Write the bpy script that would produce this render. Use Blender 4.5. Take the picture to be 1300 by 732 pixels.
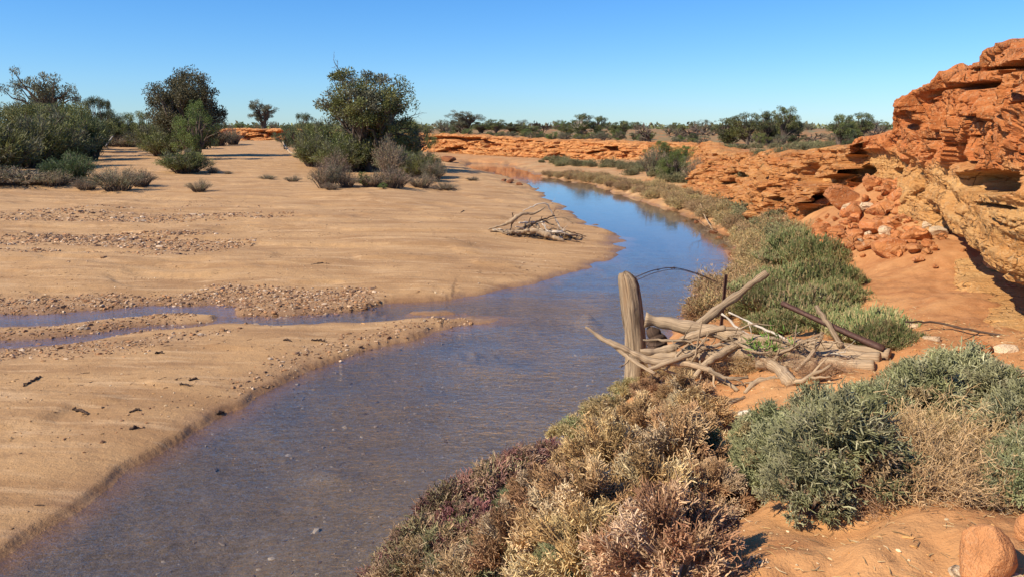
import bpy, math, random
import numpy as np
from mathutils import Vector

# ------------------------------------------------------------------ camera, sky, sun, exposure
for o in list(bpy.data.objects):
    bpy.data.objects.remove(o)
sc = bpy.context.scene
COL = sc.collection
CAMH, FPX, CX, CY, HORIZON = 3.3, 950.0, 650.0, 366.0, 163.0
PITCH = math.atan((CY - HORIZON) / FPX)
cam_data = bpy.data.cameras.new('camera')
cam = bpy.data.objects.new('camera', cam_data)
COL.objects.link(cam)
cam.location = (0, 0, CAMH)
cam.rotation_euler = (math.pi / 2 - PITCH, 0, 0)
cam_data.sensor_width = 36.0
cam_data.lens = FPX / 1300.0 * 36.0
cam_data.clip_end = 20000
cam_data.clip_start = 0.05
sc.camera = cam

SUN_EL = math.radians(41)
SUN_DIR = Vector((-0.89 * math.cos(SUN_EL), -0.456 * math.cos(SUN_EL), math.sin(SUN_EL)))
world = bpy.data.worlds.new('World')
sc.world = world
world.use_nodes = True
wn = world.node_tree
wn.nodes.clear()
sky = wn.nodes.new('ShaderNodeTexSky')
sky.sky_type = 'NISHITA'
sky.sun_disc = False
sky.sun_elevation = SUN_EL
sky.sun_rotation = math.atan2(SUN_DIR.x, SUN_DIR.y)
sky.air_density = 1.0
sky.dust_density = 0.05
sky.ozone_density = 3.5
bg = wn.nodes.new('ShaderNodeBackground')
bg.inputs['Strength'].default_value = 0.125
wo = wn.nodes.new('ShaderNodeOutputWorld')
hs = wn.nodes.new('ShaderNodeHueSaturation')          # a cooler, deeper tone for the whole sky
hs.inputs['Saturation'].default_value = 1.22
wn.links.new(sky.outputs[0], hs.inputs['Color'])
ssep = wn.nodes.new('ShaderNodeSeparateColor'); scmb = wn.nodes.new('ShaderNodeCombineColor')
wn.links.new(hs.outputs[0], ssep.inputs[0])
for ch, (pw, mul) in enumerate([(.98, .42), (.88, .60), (.85, .86)]):
    a = wn.nodes.new('ShaderNodeMath'); a.operation = 'POWER'; a.inputs[1].default_value = pw
    b = wn.nodes.new('ShaderNodeMath'); b.operation = 'MULTIPLY'; b.inputs[1].default_value = mul * .125 ** (pw - 1)
    wn.links.new(ssep.outputs[ch], a.inputs[0]); wn.links.new(a.outputs[0], b.inputs[0]); wn.links.new(b.outputs[0], scmb.inputs[ch])
wn.links.new(scmb.outputs[0], bg.inputs[0])
wn.links.new(bg.outputs[0], wo.inputs[0])
sun_data = bpy.data.lights.new('sun', 'SUN')
sun_data.energy = 4.8
sun_data.angle = math.radians(0.5)
sun_data.color = (1.0, 0.88, 0.70)
sun = bpy.data.objects.new('sun', sun_data)
COL.objects.link(sun)
sun.rotation_euler = SUN_DIR.to_track_quat('Z', 'Y').to_euler()
sc.view_settings.view_transform = 'Standard'
sc.view_settings.look = 'None'
sc.view_settings.exposure = 0.5
sc.view_settings.gamma = 1.0

# ------------------------------------------------------------------ numeric helpers
CP_, SP_ = math.cos(PITCH), math.sin(PITCH)

def ray(px, py):
    a = (np.asarray(px, float) - CX) / FPX
    b = -(np.asarray(py, float) - CY) / FPX
    return np.stack([a + 0 * b, CP_ + b * SP_ + 0 * a, -SP_ + b * CP_ + 0 * a], -1)

def at_z(px, py, z):                       # the point where a pixel's ray meets height z
    d = ray(px, py)
    t = (np.asarray(z, float) - CAMH) / d[..., 2]
    return d * t[..., None] + np.array([0, 0, CAMH])

def at_y(px, py, D):                       # the point of a pixel's ray at distance D
    d = ray(px, py)
    t = np.asarray(D, float) / d[..., 1]
    return d * t[..., None] + np.array([0, 0, CAMH])

def project(P):
    q = P - np.array([0, 0, CAMH])
    dep = q[..., 1] * CP_ - q[..., 2] * SP_
    up = q[..., 1] * SP_ + q[..., 2] * CP_
    dep = np.maximum(dep, 0.05)
    return CX + q[..., 0] / dep * FPX, CY - up / dep * FPX

def _h(ix, iy, iz, s):
    n = (ix.astype(np.uint32) * np.uint32(374761393) + iy.astype(np.uint32) * np.uint32(668265263)
         + iz.astype(np.uint32) * np.uint32(2147483647) + np.uint32((s * 974711 + 12345) & 0xffffffff))
    n = (n ^ (n >> np.uint32(13))) * np.uint32(1274126177)
    n = (n ^ (n >> np.uint32(16))) * np.uint32(2246822519)
    n = n ^ (n >> np.uint32(15))
    return (n & np.uint32(0xffffff)).astype(np.float64) / float(0xffffff)

def noise(x, y, z=0.0, s=0):
    x = np.asarray(x, float); y = np.asarray(y, float) + 0 * x; z = np.asarray(z, float) + 0 * x
    fx, fy, fz = np.floor(x), np.floor(y), np.floor(z)
    ix, iy, iz = fx.astype(np.int64), fy.astype(np.int64), fz.astype(np.int64)
    u, v, w = x - fx, y - fy, z - fz
    u = u * u * (3 - 2 * u); v = v * v * (3 - 2 * v); w = w * w * (3 - 2 * w)
    r = 0
    for dx in (0, 1):
        for dy in (0, 1):
            for dz in (0, 1):
                r = r + _h(ix + dx, iy + dy, iz + dz, s) * (u if dx else 1 - u) * (v if dy else 1 - v) * (w if dz else 1 - w)
    return r * 2 - 1

def fbm(x, y, z=0.0, s=0, o=4, g=0.5):
    r = 0; a = 1.0; f = 1.0
    for i in range(o):
        r = r + a * noise(np.asarray(x) * f, np.asarray(y) * f, np.asarray(z) * f, s + i * 17)
        a *= g; f *= 2.03
    return r

def voronoi(u, v, s=0):
    fu, fv = np.floor(u), np.floor(v)
    f1 = np.full(u.shape, 9.0); f2 = np.full(u.shape, 9.0); cid = np.zeros(u.shape)
    for a in (-1, 0, 1):
        for b in (-1, 0, 1):
            cu, cv = (fu + a).astype(np.int64), (fv + b).astype(np.int64)
            z0 = np.zeros_like(cu)
            du = cu + 0.1 + 0.8 * _h(cu, cv, z0, s) - u
            dv = cv + 0.1 + 0.8 * _h(cu, cv, z0, s + 1) - v
            d = np.sqrt(du * du + dv * dv)
            c = _h(cu, cv, z0, s + 2)
            new = d < f1
            f2 = np.where(new, f1, np.minimum(f2, d))
            cid = np.where(new, c, cid)
            f1 = np.where(new, d, f1)
    return f1, f2, cid

def sstep(a, b, x):
    t = np.clip((x - a) / (b - a), 0, 1)
    return t * t * (3 - 2 * t)

def poly_sd(x, y, poly, attr=None):
    """signed distance to a closed polygon, negative inside; attr: values per vertex carried from the nearest edge"""
    poly = np.asarray(poly, float)
    best = np.full(x.shape, 1e18); inside = np.zeros(x.shape, bool)
    out = None if attr is None else [np.zeros(x.shape) for _ in range(attr.shape[1])]
    n = len(poly)
    for i in range(n):
        ax, ay = poly[i]; bx, by = poly[(i + 1) % n]
        ex, ey = bx - ax, by - ay
        L = ex * ex + ey * ey + 1e-12
        t = np.clip(((x - ax) * ex + (y - ay) * ey) / L, 0, 1)
        d = (x - ax - t * ex) ** 2 + (y - ay - t * ey) ** 2
        if out is not None:
            m = d < best
            for k in range(len(out)):
                out[k] = np.where(m, attr[i, k] * (1 - t) + attr[(i + 1) % n, k] * t, out[k])
        best = np.minimum(best, d)
        if ay != by:
            c = ((ay > y) != (by > y)) & (x < ex * (y - ay) / (by - ay) + ax)
            inside ^= c
    d = np.sqrt(best)
    d = np.where(inside, -d, d)
    return d if attr is None else (d, out)

def smooth_path(P, n):
    """Catmull-Rom resample to n points, even in arc length"""
    P = np.asarray(P, float)
    Q = np.vstack([2 * P[0] - P[1], P, 2 * P[-1] - P[-2]])
    pts = []
    for i in range(1, len(Q) - 2):
        t = np.linspace(0, 1, 24, endpoint=False)[:, None]
        a, b, c, d = Q[i - 1], Q[i], Q[i + 1], Q[i + 2]
        pts.append(0.5 * (2 * b + (c - a) * t + (2 * a - 5 * b + 4 * c - d) * t ** 2 + (3 * b - a - 3 * c + d) * t ** 3))
    pts = np.vstack(pts + [P[-1:]])
    L = np.concatenate([[0], np.cumsum(np.linalg.norm(np.diff(pts[:, :3], axis=0), axis=1))])
    q = np.linspace(0, L[-1], n)
    return np.stack([np.interp(q, L, pts[:, k]) for k in range(pts.shape[1])], -1)

# ------------------------------------------------------------------ plan of the creek (pixels of the waterline turned into ground points)
def W(pts, z=0.0):
    return [tuple(at_z(a, b, z)[:2]) for a, b in pts]

MAIN = ([(-15, -12), (-9, 1.5)] + W([(-60, 752), (0, 716), (60, 672), (130, 625), (200, 582), (260, 545), (330, 503), (400, 468),
        (460, 447), (530, 427), (590, 412), (612, 407), (590, 404), (540, 406), (450, 408), (380, 411), (330, 415), (290, 414), (275, 408), (283, 401), (300, 402), (330, 403),
        (400, 398), (480, 388), (560, 381), (620, 372), (680, 360), (740, 343), (780, 325), (794, 310), (786, 298), (760, 290),
        (735, 279), (712, 264), (690, 250), (672, 238), (664, 231), (640, 224), (610, 217), (588, 211), (600, 207.5),
        (640, 209), (672, 217), (695, 226), (740, 232), (790, 245), (840, 262), (880, 275), (905, 288), (928, 305), (946, 328), (946, 345),
        (925, 366), (893, 388), (862, 412), (838, 448), (822, 480), (792, 510), (755, 545), (700, 580), (640, 610), (590, 640),
        (545, 680), (515, 720), (490, 760)]) + [(-1.3, 3.2), (-3.5, 0), (-8, -12)])
SIDE1 = W([(300, 402), (292, 388), (280, 384), (230, 386), (150, 390), (60, 396), (0, 399), (-200, 408), (-200, 426), (0, 416), (60, 412), (150, 404), (200, 400), (270, 402)])
SIDE2 = W([(300, 413), (280, 408), (220, 413), (150, 420), (90, 427), (0, 434), (-200, 452), (-200, 466), (0, 443), (60, 439), (130, 431), (200, 422), (250, 417)])
WATERS = [MAIN, SIDE1, SIDE2]

# px, py, height, ramp width from water, redness
CPS = [(50, 640, .12, 1.3, .1), (50, 560, .22, 1.3, .1), (200, 500, .24, 1.3, .1), (330, 460, .2, 1.3, .1), (450, 425, .14, 1.3, .1), (0, 480, .2, 1.3, .1), (300, 430, .12, .6, .1), (150, 450, .16, .6, .1), (550, 410, .1, .4, .1),
       (0, 380, .12, .6, .1), (200, 372, .13, .6, .1), (400, 385, .08, .6, .15), (350, 330, .3, 1.2, .1), (100, 320, .3, 1.2, .1), (600, 340, .25, 1.3, .12), (700, 325, .18, 1.3, .15), (760, 310, .12, 1.0, .2),
       (550, 285, .42, 1.5, .1), (660, 260, .35, 1.5, .12), (200, 275, .45, 1.5, .1), (600, 238, .4, 2, .12), (400, 260, .5, 2, .1), (300, 235, .65, 2, .05), (100, 255, .6, 2, .05), (450, 240, .65, 2, .1),
       (560, 222, .5, 2, .15), (150, 200, .9, 2, .05), (300, 190, 1.0, 2, .05), (60, 215, .9, 2, .05), (-100, 240, .8, 2, .1), (300, 178, 1.3, 2, .2), (430, 195, .9, 2, .1), (-50, 185, 1.3, 2, .1), (560, 205, .5, 2, .3),
       (600, 728, .72, .5, .8), (750, 728, .95, .6, .9), (900, 722, 1.3, .7, 1), (1000, 700, 1.4, .8, 1), (1150, 700, 1.5, .8, 1), (1290, 700, 1.58, .8, 1), (1290, 600, 1.45, .8, 1),
       (1050, 655, 1.36, .8, 1), (920, 600, 1.05, .7, 1), (800, 620, .86, .6, .9), (700, 640, .7, .5, .8), (850, 530, .62, .7, .9), (700, 597, .34, .7, .8), (745, 560, .36, .7, .8), (640, 650, .36, .7, .8), (580, 690, .4, .7, .8), (790, 525, .36, .7, .8), (900, 500, .72, .6, 1), (1000, 500, .9, .7, 1),
       (1120, 470, 1.05, .8, 1), (1200, 430, 1.15, .8, 1), (1300, 440, 1.3, .8, 1), (1250, 385, 1.15, .8, 1), (1150, 365, 1.02, .8, 1), (1050, 430, .88, .7, 1), (1000, 400, .76, .6, .9),
       (940, 410, .5, .5, .8), (880, 440, .45, .5, .8), (970, 350, .5, .6, .9), (1050, 345, .92, .7, 1), (1000, 305, .66, .7, .9), (955, 295, .42, 1.0, .55), (940, 262, .6, 1.2, .5), (1000, 268, 1.0, .8, 1), (1112, 232, 2.1, .8, 1), (1140, 228, 2.2, .8, 1), (1090, 245, 1.85, .8, 1), (1138, 262, 1.7, .8, 1), (1100, 215, 2.35, .8, 1), (1128, 300, 1.2, .8, 1), (1165, 280, 1.55, .8, 1), (1118, 265, 1.65, .8, 1), (1100, 300, 1.15, .8, 1), (1066, 262, 1.4, .8, 1), (1050, 290, 1.0, .8, 1), (1155, 300, 1.35, .8, 1),
       (900, 252, .5, 1.4, .36), (850, 236, .55, 1.8, .33), (800, 223, .45, 1.8, .3), (870, 215, .9, 1, .6), (750, 214, .3, 1.8, .3), (700, 210, .3, 1.8, .3), (650, 203, .4, 1, .4), (780, 205, .7, 1, .5), (600, 202, .45, 1, .5)]
_P = np.array([list(at_z(a, b, z)[:2]) + [z, w, r] for a, b, z, w, r in CPS] +
              [[0, 0, 1.65, .8, 1], [2, 1.5, 1.65, .8, 1], [4, 1, 1.7, .8, 1], [0, -6, 1.7, .8, 1], [-1.2, 1.5, 1.3, .6, 1], [-14, 2, .3, .6, .1], [-20, 10, .3, .8, .1], [-20, -10, .4, 1, .1], [5, -10, 2, 1, 1]])
_L = np.stack([np.arctan2(_P[:, 0], _P[:, 1]), np.log(np.hypot(_P[:, 0], _P[:, 1]) + .6)], -1)

# the foot of the red bank and cliff: px, py, foot height, top height, width of the face
def ESC_pts():
    rows = [((7.6, -20), 1.7, 4.0, .4), ((7.4, 1), 1.6, 4.0, .4), ((6.6, 5), 1.4, 4.0, .4)]
    for a, b, dx, dy, zf, zt, wd in [(1300, 425, .95, .2, 1.3, 3.9, .4), (1240, 372, .95, .5, 1.2, 3.9, .4), (1195, 338, 1.2, 1.2, 1.0, 3.5, .5), (1150, 290, 1.6, 3.2, 1.3, 3.0, .5), (1106, 255, 1.6, 4.2, 1.7, 2.8, .6),
                                     (1060, 250, 1.0, 3.2, 1.45, 2.55, .6), (1000, 250, .2, 1.2, 1.15, 2.35, .6), (955, 240, 0, 1.3, 1.0, 2.2, .6), (925, 230, 0, 1.4, 1.0, 2.05, .6), (903, 223, .5, 1.4, 1.0, 2.0, .6), (893, 211, 1.2, 1.2, 1.0, 2.0, .6), (880, 205, .5, 2, 1.0, 2.0, 1),
                                     (830, 200.5, 0, 2.4, .8, 1.9, 1), (760, 199, 0, 2.6, .7, 1.95, 1), (690, 196, 0, 2.8, .7, 2.0, 1), (600, 193, 0, 3, .7, 2.3, 1), (530, 189.5, 0, 3, .8, 2.4, 1), (440, 185, 0, 2, .9, 2.7, 4),
                                     (360, 181, 0, 4, 1.0, 2.95, 1.5), (290, 180.5, 0, 4, 1.0, 2.95, 1.5), (200, 180, 0, 0, 1.3, 3.0, 6), (-100, 180, 0, 0, 1.4, 3.0, 8)]:
        p = at_z(a, b, zf)
        rows.append(((p[0] + dx, p[1] + dy), zf, zt, wd))
    rows += [((-600, 60), 1.4, 3, 20), ((-9000, 60), 1.4, 3, 20), ((-9000, 9000), 1.4, 3, 20), ((9000, 9000), 1.4, 3, 20), ((9000, -20), 1.4, 3, 20)]
    return rows
_E = ESC_pts()
EPOLY = np.array([r[0] for r in _E]); EATT = np.array([r[1:] for r in _E], float)

BUMPS = [(545, 397, .24, 45, 2.6), (640, 455, .14, 60, 12), (650, 400, .12, 60, 10), (745, 393, .22, 12, 6), (420, 580, .1, 40, 10), (650, 231, .5, 20, 2.5), (925, 322, .12, 12, 12), (560, 207, .5, 12, 3)]
_B = []
for a, b, amp, rx, ry in BUMPS:
    c = at_z(a, b, 0); ex = at_z(a + rx, b, 0); ey = at_z(a, b - ry, 0)
    _B.append((c[0], c[1], amp, max(ex[0] - c[0], .2), max(ey[1] - c[1], .2)))

def terrain(x, y):
    shp = np.shape(x)
    x = np.asarray(x, float).ravel(); y = np.asarray(y, float).ravel()
    r = np.hypot(x, y)
    th = np.arctan2(x, y); lr = np.log(r + .6)
    acc = np.zeros((x.size, 3)); ws = np.zeros(x.size)
    for i in range(len(_P)):
        d2 = ((th - _L[i, 0]) * 1.6) ** 2 + (lr - _L[i, 1]) ** 2
        w = 1.0 / (d2 + .0016) ** 2
        ws += w
        acc += w[:, None] * _P[i, 2:5]
    acc /= ws[:, None]
    zc, ww, red = acc[:, 0], acc[:, 1], acc[:, 2]
    wob = np.clip(r * .012, .02, .5)
    xw = x + wob * fbm(x * 1.3, y * 1.3, 3.1, 5, 3); yw = y + wob * fbm(x * 1.3, y * 1.3, 9.1, 6, 3)
    d = np.minimum.reduce([poly_sd(xw, yw, p) for p in WATERS])
    dm = poly_sd(xw, yw, WATERS[0])
    n1 = fbm(x * .25, y * .25, 0, 11, 3); n2 = fbm(x * 1.6, y * 1.6, 0, 12, 3); n3 = fbm(x * 7, y * 7, 0, 13, 2)
    ramp = 1 - np.exp(-np.maximum(d, 0) / ww)
    land = zc * ramp + .012 * np.minimum(d * 8, 1)
    rough = .25 + .75 * sstep(.3, .8, red)
    land = land + (n1 * .10 * sstep(1, 5, d) + n2 * (.012 + .03 * sstep(.4, .9, red)) + n3 * (.004 + .014 * sstep(.4, .9, red))) * np.minimum(np.maximum(d, 0) * 1.5, 1) * rough
    # little scarps and flow ridges on the sand
    ridge = fbm(x * .35 + y * .15, y * 1.1, 0, 31, 3)
    sandy = 1 - sstep(.2, .5, red)
    land += sandy * .05 * (sstep(-.05, .25, ridge) - .5) * sstep(.3, 2.0, d)
    # cut edge of the near bar
    cut = sandy * (x < -1.2) * sstep(30, 12, r) * .030 * sstep(.05, .10, dm + .03 * n1) * sstep(1.6, .3, dm)
    land += cut
    near = sstep(40, 15, r)
    dep = np.where(dm < .02, .42, .20)
    bed = -dep * (1 - np.exp(np.minimum(d, 0) / 1.6)) - .008
    bed = bed + .02 * n2 * np.minimum(-np.minimum(d, 0) * 2, 1)
    z = np.where(d > 0, land, bed)
    for bx, by, amp, rx, ry in _B:
        e = ((x - bx) / rx) ** 2 + ((y - by) / ry) ** 2
        e = e * (1 + .5 * n2) + .25 * n3 * e
        z = np.where(d < .3, np.minimum(z + amp * np.exp(-np.maximum(e, 0) * 1.2), np.maximum(z, .022 + .012 * n2)), z)
    # red bank
    se, (zf, zt, wd) = poly_sd(x + .35 * fbm(x * .5, y * .5, 2, 41, 3) * np.clip(r * .04, .2, 2.5), y + .35 * fbm(x * .5, y * .5, 5, 42, 3) * np.clip(r * .04, .2, 2.5), EPOLY, EATT)
    se = -se
    t = np.clip(se / wd, 0, 1)
    q = t * 4 + .5 * fbm(x * .15, y * .15, 0, 51, 2)
    st = (np.floor(q) + sstep(.62, .95, q - np.floor(q)) - .5 * fbm(x * .15, y * .15, 0, 51, 2)) / 4
    st = np.clip(.35 * t + .65 * st, 0, 1)
    top = zt + np.where(zt > 3.3, (2.5 - zt) * sstep(3, 16, se), np.maximum(2.85 - zt, 0) * sstep(3, 45, se)) + .12 * n1 * sstep(0, 4, se) + .05 * n2
    ze = np.where(t >= 1, top, z * (1 - st) + top * st + .04 * n2)
    esc = sstep(0.0, .25, t)
    z = np.where(se > 0, z * (1 - sstep(0, .04, t)) + ze * sstep(0, .04, t), z)
    far = sstep(160, 900, r)
    z = z + far * 3.0 * (fbm(x * .002, y * .002, 0, 61, 3) * .6 - .25)
    wet = sstep(.085, .02, z - .02 * n2) * (z > -.02) * (d < 4.5) + 0.0
    wet = np.maximum(wet, (z <= -.02) * 1.0)
    plateau = sstep(.9, 1.0, t) * sstep(.5, 3, se)
    return z.reshape(shp), d.reshape(shp), red.reshape(shp), wet.reshape(shp), esc.reshape(shp), plateau.reshape(shp), se.reshape(shp)

GRID = {}
def lookup(x, y):
    """height, distance to water, redness and wetness read off the finished ground sheet"""
    x = np.atleast_1d(np.asarray(x, float)); y = np.atleast_1d(np.asarray(y, float))
    r = np.hypot(x, y); th = np.arctan2(x, y); rr, tt = GRID['r'], GRID['th']
    i = np.clip(np.searchsorted(rr, r) - 1, 0, len(rr) - 2); j = np.clip(np.searchsorted(tt, th) - 1, 0, len(tt) - 2)
    u = np.clip((r - rr[i]) / (rr[i + 1] - rr[i]), 0, 1); v = np.clip((th - tt[j]) / (tt[j + 1] - tt[j]), 0, 1)
    return [a[i, j] * (1 - u) * (1 - v) + a[i + 1, j] * u * (1 - v) + a[i, j + 1] * (1 - u) * v + a[i + 1, j + 1] * u * v for a in GRID['f']]

def ground(x, y):
    return lookup(x, y)[0]

def hit(px, py, n=9):                       # ground points seen at pixels
    px = np.atleast_1d(np.asarray(px, float)); py = np.atleast_1d(np.asarray(py, float))
    z = np.full(px.shape, .6)
    for i in range(n):
        P = at_z(px, py, np.minimum(z, 2.9))
        z = .5 * z + .5 * np.clip(ground(P[:, 0], P[:, 1]), -.05, 2.9)
    P = at_z(px, py, np.minimum(z, 2.9)); P[:, 2] = ground(P[:, 0], P[:, 1])
    return P

# ------------------------------------------------------------------ gravel density
def px_poly(pts, z=.1):
    return [tuple(at_z(a, b, z)[:2]) for a, b in pts]
GRAVEL = [(px_poly([(-80, 386), (60, 378), (200, 376), (290, 366), (400, 368), (480, 372), (470, 386), (400, 397), (320, 402), (285, 384), (150, 388), (0, 398), (-80, 402)]), 1.0),
          (px_poly([(-80, 420), (60, 408), (150, 402), (200, 398), (280, 403), (220, 410), (90, 424), (-80, 440)]), .8),
          (px_poly([(-80, 446), (100, 436), (200, 426), (300, 418), (260, 430), (120, 448), (-80, 466)]), .8),
          (px_poly([(-80, 305), (120, 300), (260, 300), (340, 310), (300, 325), (200, 335), (100, 345), (-80, 350)]), .55),
          (px_poly([(260, 262), (330, 256), (400, 260), (330, 272), (270, 270)]), .35),
          (px_poly([(-80, 290), (130, 278), (330, 276), (380, 290), (200, 300), (-80, 306)]), .3),
          (px_poly([(610, 404), (540, 412), (470, 428), (400, 452), (330, 488), (300, 500), (280, 492), (360, 452), (440, 425), (540, 404)]), .75),
          (px_poly([(230, 480), (330, 450), (400, 440), (380, 455), (300, 500), (150, 570), (0, 660), (0, 600), (120, 540)]), .12),
          (px_poly([(380, 385), (520, 372), (640, 356), (740, 338), (680, 352), (560, 372), (420, 392)]), .12)]

def gravel(x, y):
    shp = np.shape(x); x = np.ravel(x); y = np.ravel(y)
    g = np.zeros(x.shape)
    st = fbm(x * .25 + 3, y * 1.2, 0, 71, 3)
    for p, a in GRAVEL:
        sd = poly_sd(x + .15 * fbm(x, y, 0, 73, 2), y + .3 * fbm(x, y, 3, 74, 2), p)
        k = a * sstep(.3, -.3, sd)
        if a < .7:
            k = k * sstep(-.25, .35, st)
        g = np.maximum(g, k)
    return g.reshape(shp)

# ------------------------------------------------------------------ materials
def new_mat(name):
    m = bpy.data.materials.new(name)
    m.use_nodes = True
    nt = m.node_tree
    nt.nodes.clear()
    out = nt.nodes.new('ShaderNodeOutputMaterial')
    return m, nt, out

class NT:
    def __init__(s, nt): s.nt = nt
    def n(s, t, **kw):
        o = s.nt.nodes.new(t)
        for k, v in kw.items():
            if k.startswith('i_'):
                key = k[2:]
                o.inputs[int(key) if key.isdigit() else key].default_value = v
            else:
                setattr(o, k, v)
        return o
    def l(s, a, b): s.nt.links.new(a, b)
    def noise(s, vec, scale, detail=4, rough=.55, dist=0):
        t = s.n('ShaderNodeTexNoise'); t.inputs['Scale'].default_value = scale; t.inputs['Detail'].default_value = detail
        t.inputs['Roughness'].default_value = rough; t.inputs['Distortion'].default_value = dist
        if vec is not None: s.l(vec, t.inputs['Vector'])
        return t.outputs['Fac']
    def mapr(s, v, a, b, c=0.0, d=1.0):
        t = s.n('ShaderNodeMapRange'); t.inputs[1].default_value = a; t.inputs[2].default_value = b; t.inputs[3].default_value = c; t.inputs[4].default_value = d
        s.l(v, t.inputs[0]); return t.outputs[0]
    def math(s, op, a, b=None):
        t = s.n('ShaderNodeMath', operation=op)
        for i, v in enumerate((a, b)):
            if v is None: continue
            if isinstance(v, (int, float)): t.inputs[i].default_value = v
            else: s.l(v, t.inputs[i])
        return t.outputs[0]
    def mix(s, f, a, b, mode='MIX'):
        t = s.n('ShaderNodeMix', data_type='RGBA', blend_type=mode)
        for i, v in ((0, f), (6, a), (7, b)):
            if isinstance(v, (int, float)): t.inputs[i].default_value = v
            elif isinstance(v, tuple): t.inputs[i].default_value = v if len(v) == 4 else v + (1,)
            else: s.l(v, t.inputs[i])
        return t.outputs[2]
    def scaled(s, vec, sx, sy, sz):
        t = s.n('ShaderNodeMapping'); t.inputs['Scale'].default_value = (sx, sy, sz); s.l(vec, t.inputs['Vector']); return t.outputs[0]
    def bump(s, h, strength, dist, normal=None):
        t = s.n('ShaderNodeBump'); t.inputs['Strength'].default_value = strength; t.inputs['Distance'].default_value = dist
        s.l(h, t.inputs['Height'])
        if normal is not None: s.l(normal, t.inputs['Normal'])
        return t.outputs[0]

def mat_ground():
    m, nt, out = new_mat('ground'); T = NT(nt)
    P = T.n('ShaderNodeNewGeometry').outputs['Position']
    a = T.n('ShaderNodeAttribute', attribute_name='mask'); sep = T.n('ShaderNodeSeparateColor'); T.l(a.outputs['Color'], sep.inputs[0])
    wet, grav, red = sep.outputs[0], sep.outputs[1], sep.outputs[2]
    esc = a.outputs['Alpha']
    b = T.n('ShaderNodeAttribute', attribute_name='mask2'); sep2 = T.n('ShaderNodeSeparateColor'); T.l(b.outputs['Color'], sep2.inputs[0])
    bed, plat, base = sep2.outputs[0], sep2.outputs[1], sep2.outputs[2]
    nl = T.noise(P, .5, 5); nm = T.noise(P, 5, 5, .65); nf = T.noise(P, 60, 3, .7); ng = T.noise(P, 190, 2, .8)
    streak = T.noise(T.scaled(P, .35, 1.6, 1), 1.0, 5, .6)
    sand = T.mix(T.mapr(nl, .3, .7), (.41, .235, .102), (.52, .315, .145))
    sand = T.mix(T.mapr(streak, .45, .62, 0, .65), sand, (.29, .155, .066))
    sand = T.mix(T.mapr(T.noise(T.scaled(P, .9, 5.5, 1), 1.0, 4, .65), .52, .70, 0, .65), sand, (.62, .41, .22))
    sand = T.mix(T.mapr(T.noise(T.scaled(P, 2.5, 7, 1), 1.0, 5, .75), .55, .72, 0, .6), sand, (.26, .14, .066))
    sand = T.mix(T.mapr(nf, .52, .72, 0, .7), sand, (.30, .165, .075))
    sand = T.mix(T.mapr(ng, .60, .78, 0, .5), sand, (.66, .47, .27))
    soil = T.mix(T.mapr(nm, .3, .7), (.38, .162, .056), (.50, .245, .098))
    soil = T.mix(T.mapr(nf, .52, .75, 0, .5), soil, (.27, .10, .036))
    soil = T.mix(T.mapr(nl, .48, .62, 0, .6), soil, (.58, .31, .125))
    soil = T.mix(T.mapr(T.noise(T.scaled(P, 1.2, 3.2, 1), 1.0, 5, .65), .52, .68, 0, .55), soil, (.30, .115, .042))
    soil = T.mix(T.mapr(T.noise(P, 28, 2), .68, .74, 0, .6), soil, (.58, .38, .2))
    strata = T.noise(T.scaled(P, .25, .25, 5.0), 1.0, 5, .6)
    rock = T.mix(T.mapr(strata, .38, .62), (.50, .16, .042), (.58, .27, .085))
    rock = T.mix(T.mapr(nm, .55, .75, 0, .7), rock, (.40, .115, .036))
    rock = T.mix(T.mapr(T.noise(P, 9, 4), .62, .72, 0, .6), rock, (.62, .40, .20))
    c = T.mix(red, sand, soil)
    gcol = T.mix(T.mapr(nf, .35, .65), (.22, .11, .05), (.50, .32, .17))
    c = T.mix(T.math('MULTIPLY', grav, .75), c, gcol)
    c = T.mix(esc, c, rock)
    pl = T.mix(T.mapr(T.noise(P, .35, 5, .7), .4, .6), (.36, .16, .06), (.20, .17, .085))
    c = T.mix(plat, c, pl)
    wetc = T.mix(.62, c, (.16, .075, .035))
    c = T.mix(T.math('MULTIPLY', wet, .85), c, wetc)
    bedc = T.mix(T.mapr(T.noise(P, 22, 3, .7), .35, .7), (.125, .094, .062), (.215, .16, .10))
    bedc = T.mix(T.mapr(T.noise(P, 45, 2), .64, .7, 0, .8), bedc, (.27, .21, .165))
    c = T.mix(bed, c, bedc)
    bs = T.n('ShaderNodeBsdfPrincipled')
    T.l(c, bs.inputs['Base Color'])
    T.l(T.mapr(wet, 0, 1, .95, .45), bs.inputs['Roughness'])
    bs.inputs['Specular IOR Level'].default_value = .25
    h = T.math('ADD', T.math('MULTIPLY', nf, .3), T.math('ADD', nm, T.math('MULTIPLY', ng, .12)))
    h = T.math('ADD', h, T.math('MULTIPLY', T.noise(T.scaled(P, 5, 14, 1), 1.0, 3, .6), .5))
    T.l(T.bump(h, .75, .04), bs.inputs['Normal'])
    T.l(bs.outputs[0], out.inputs[0])
    return m

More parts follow.
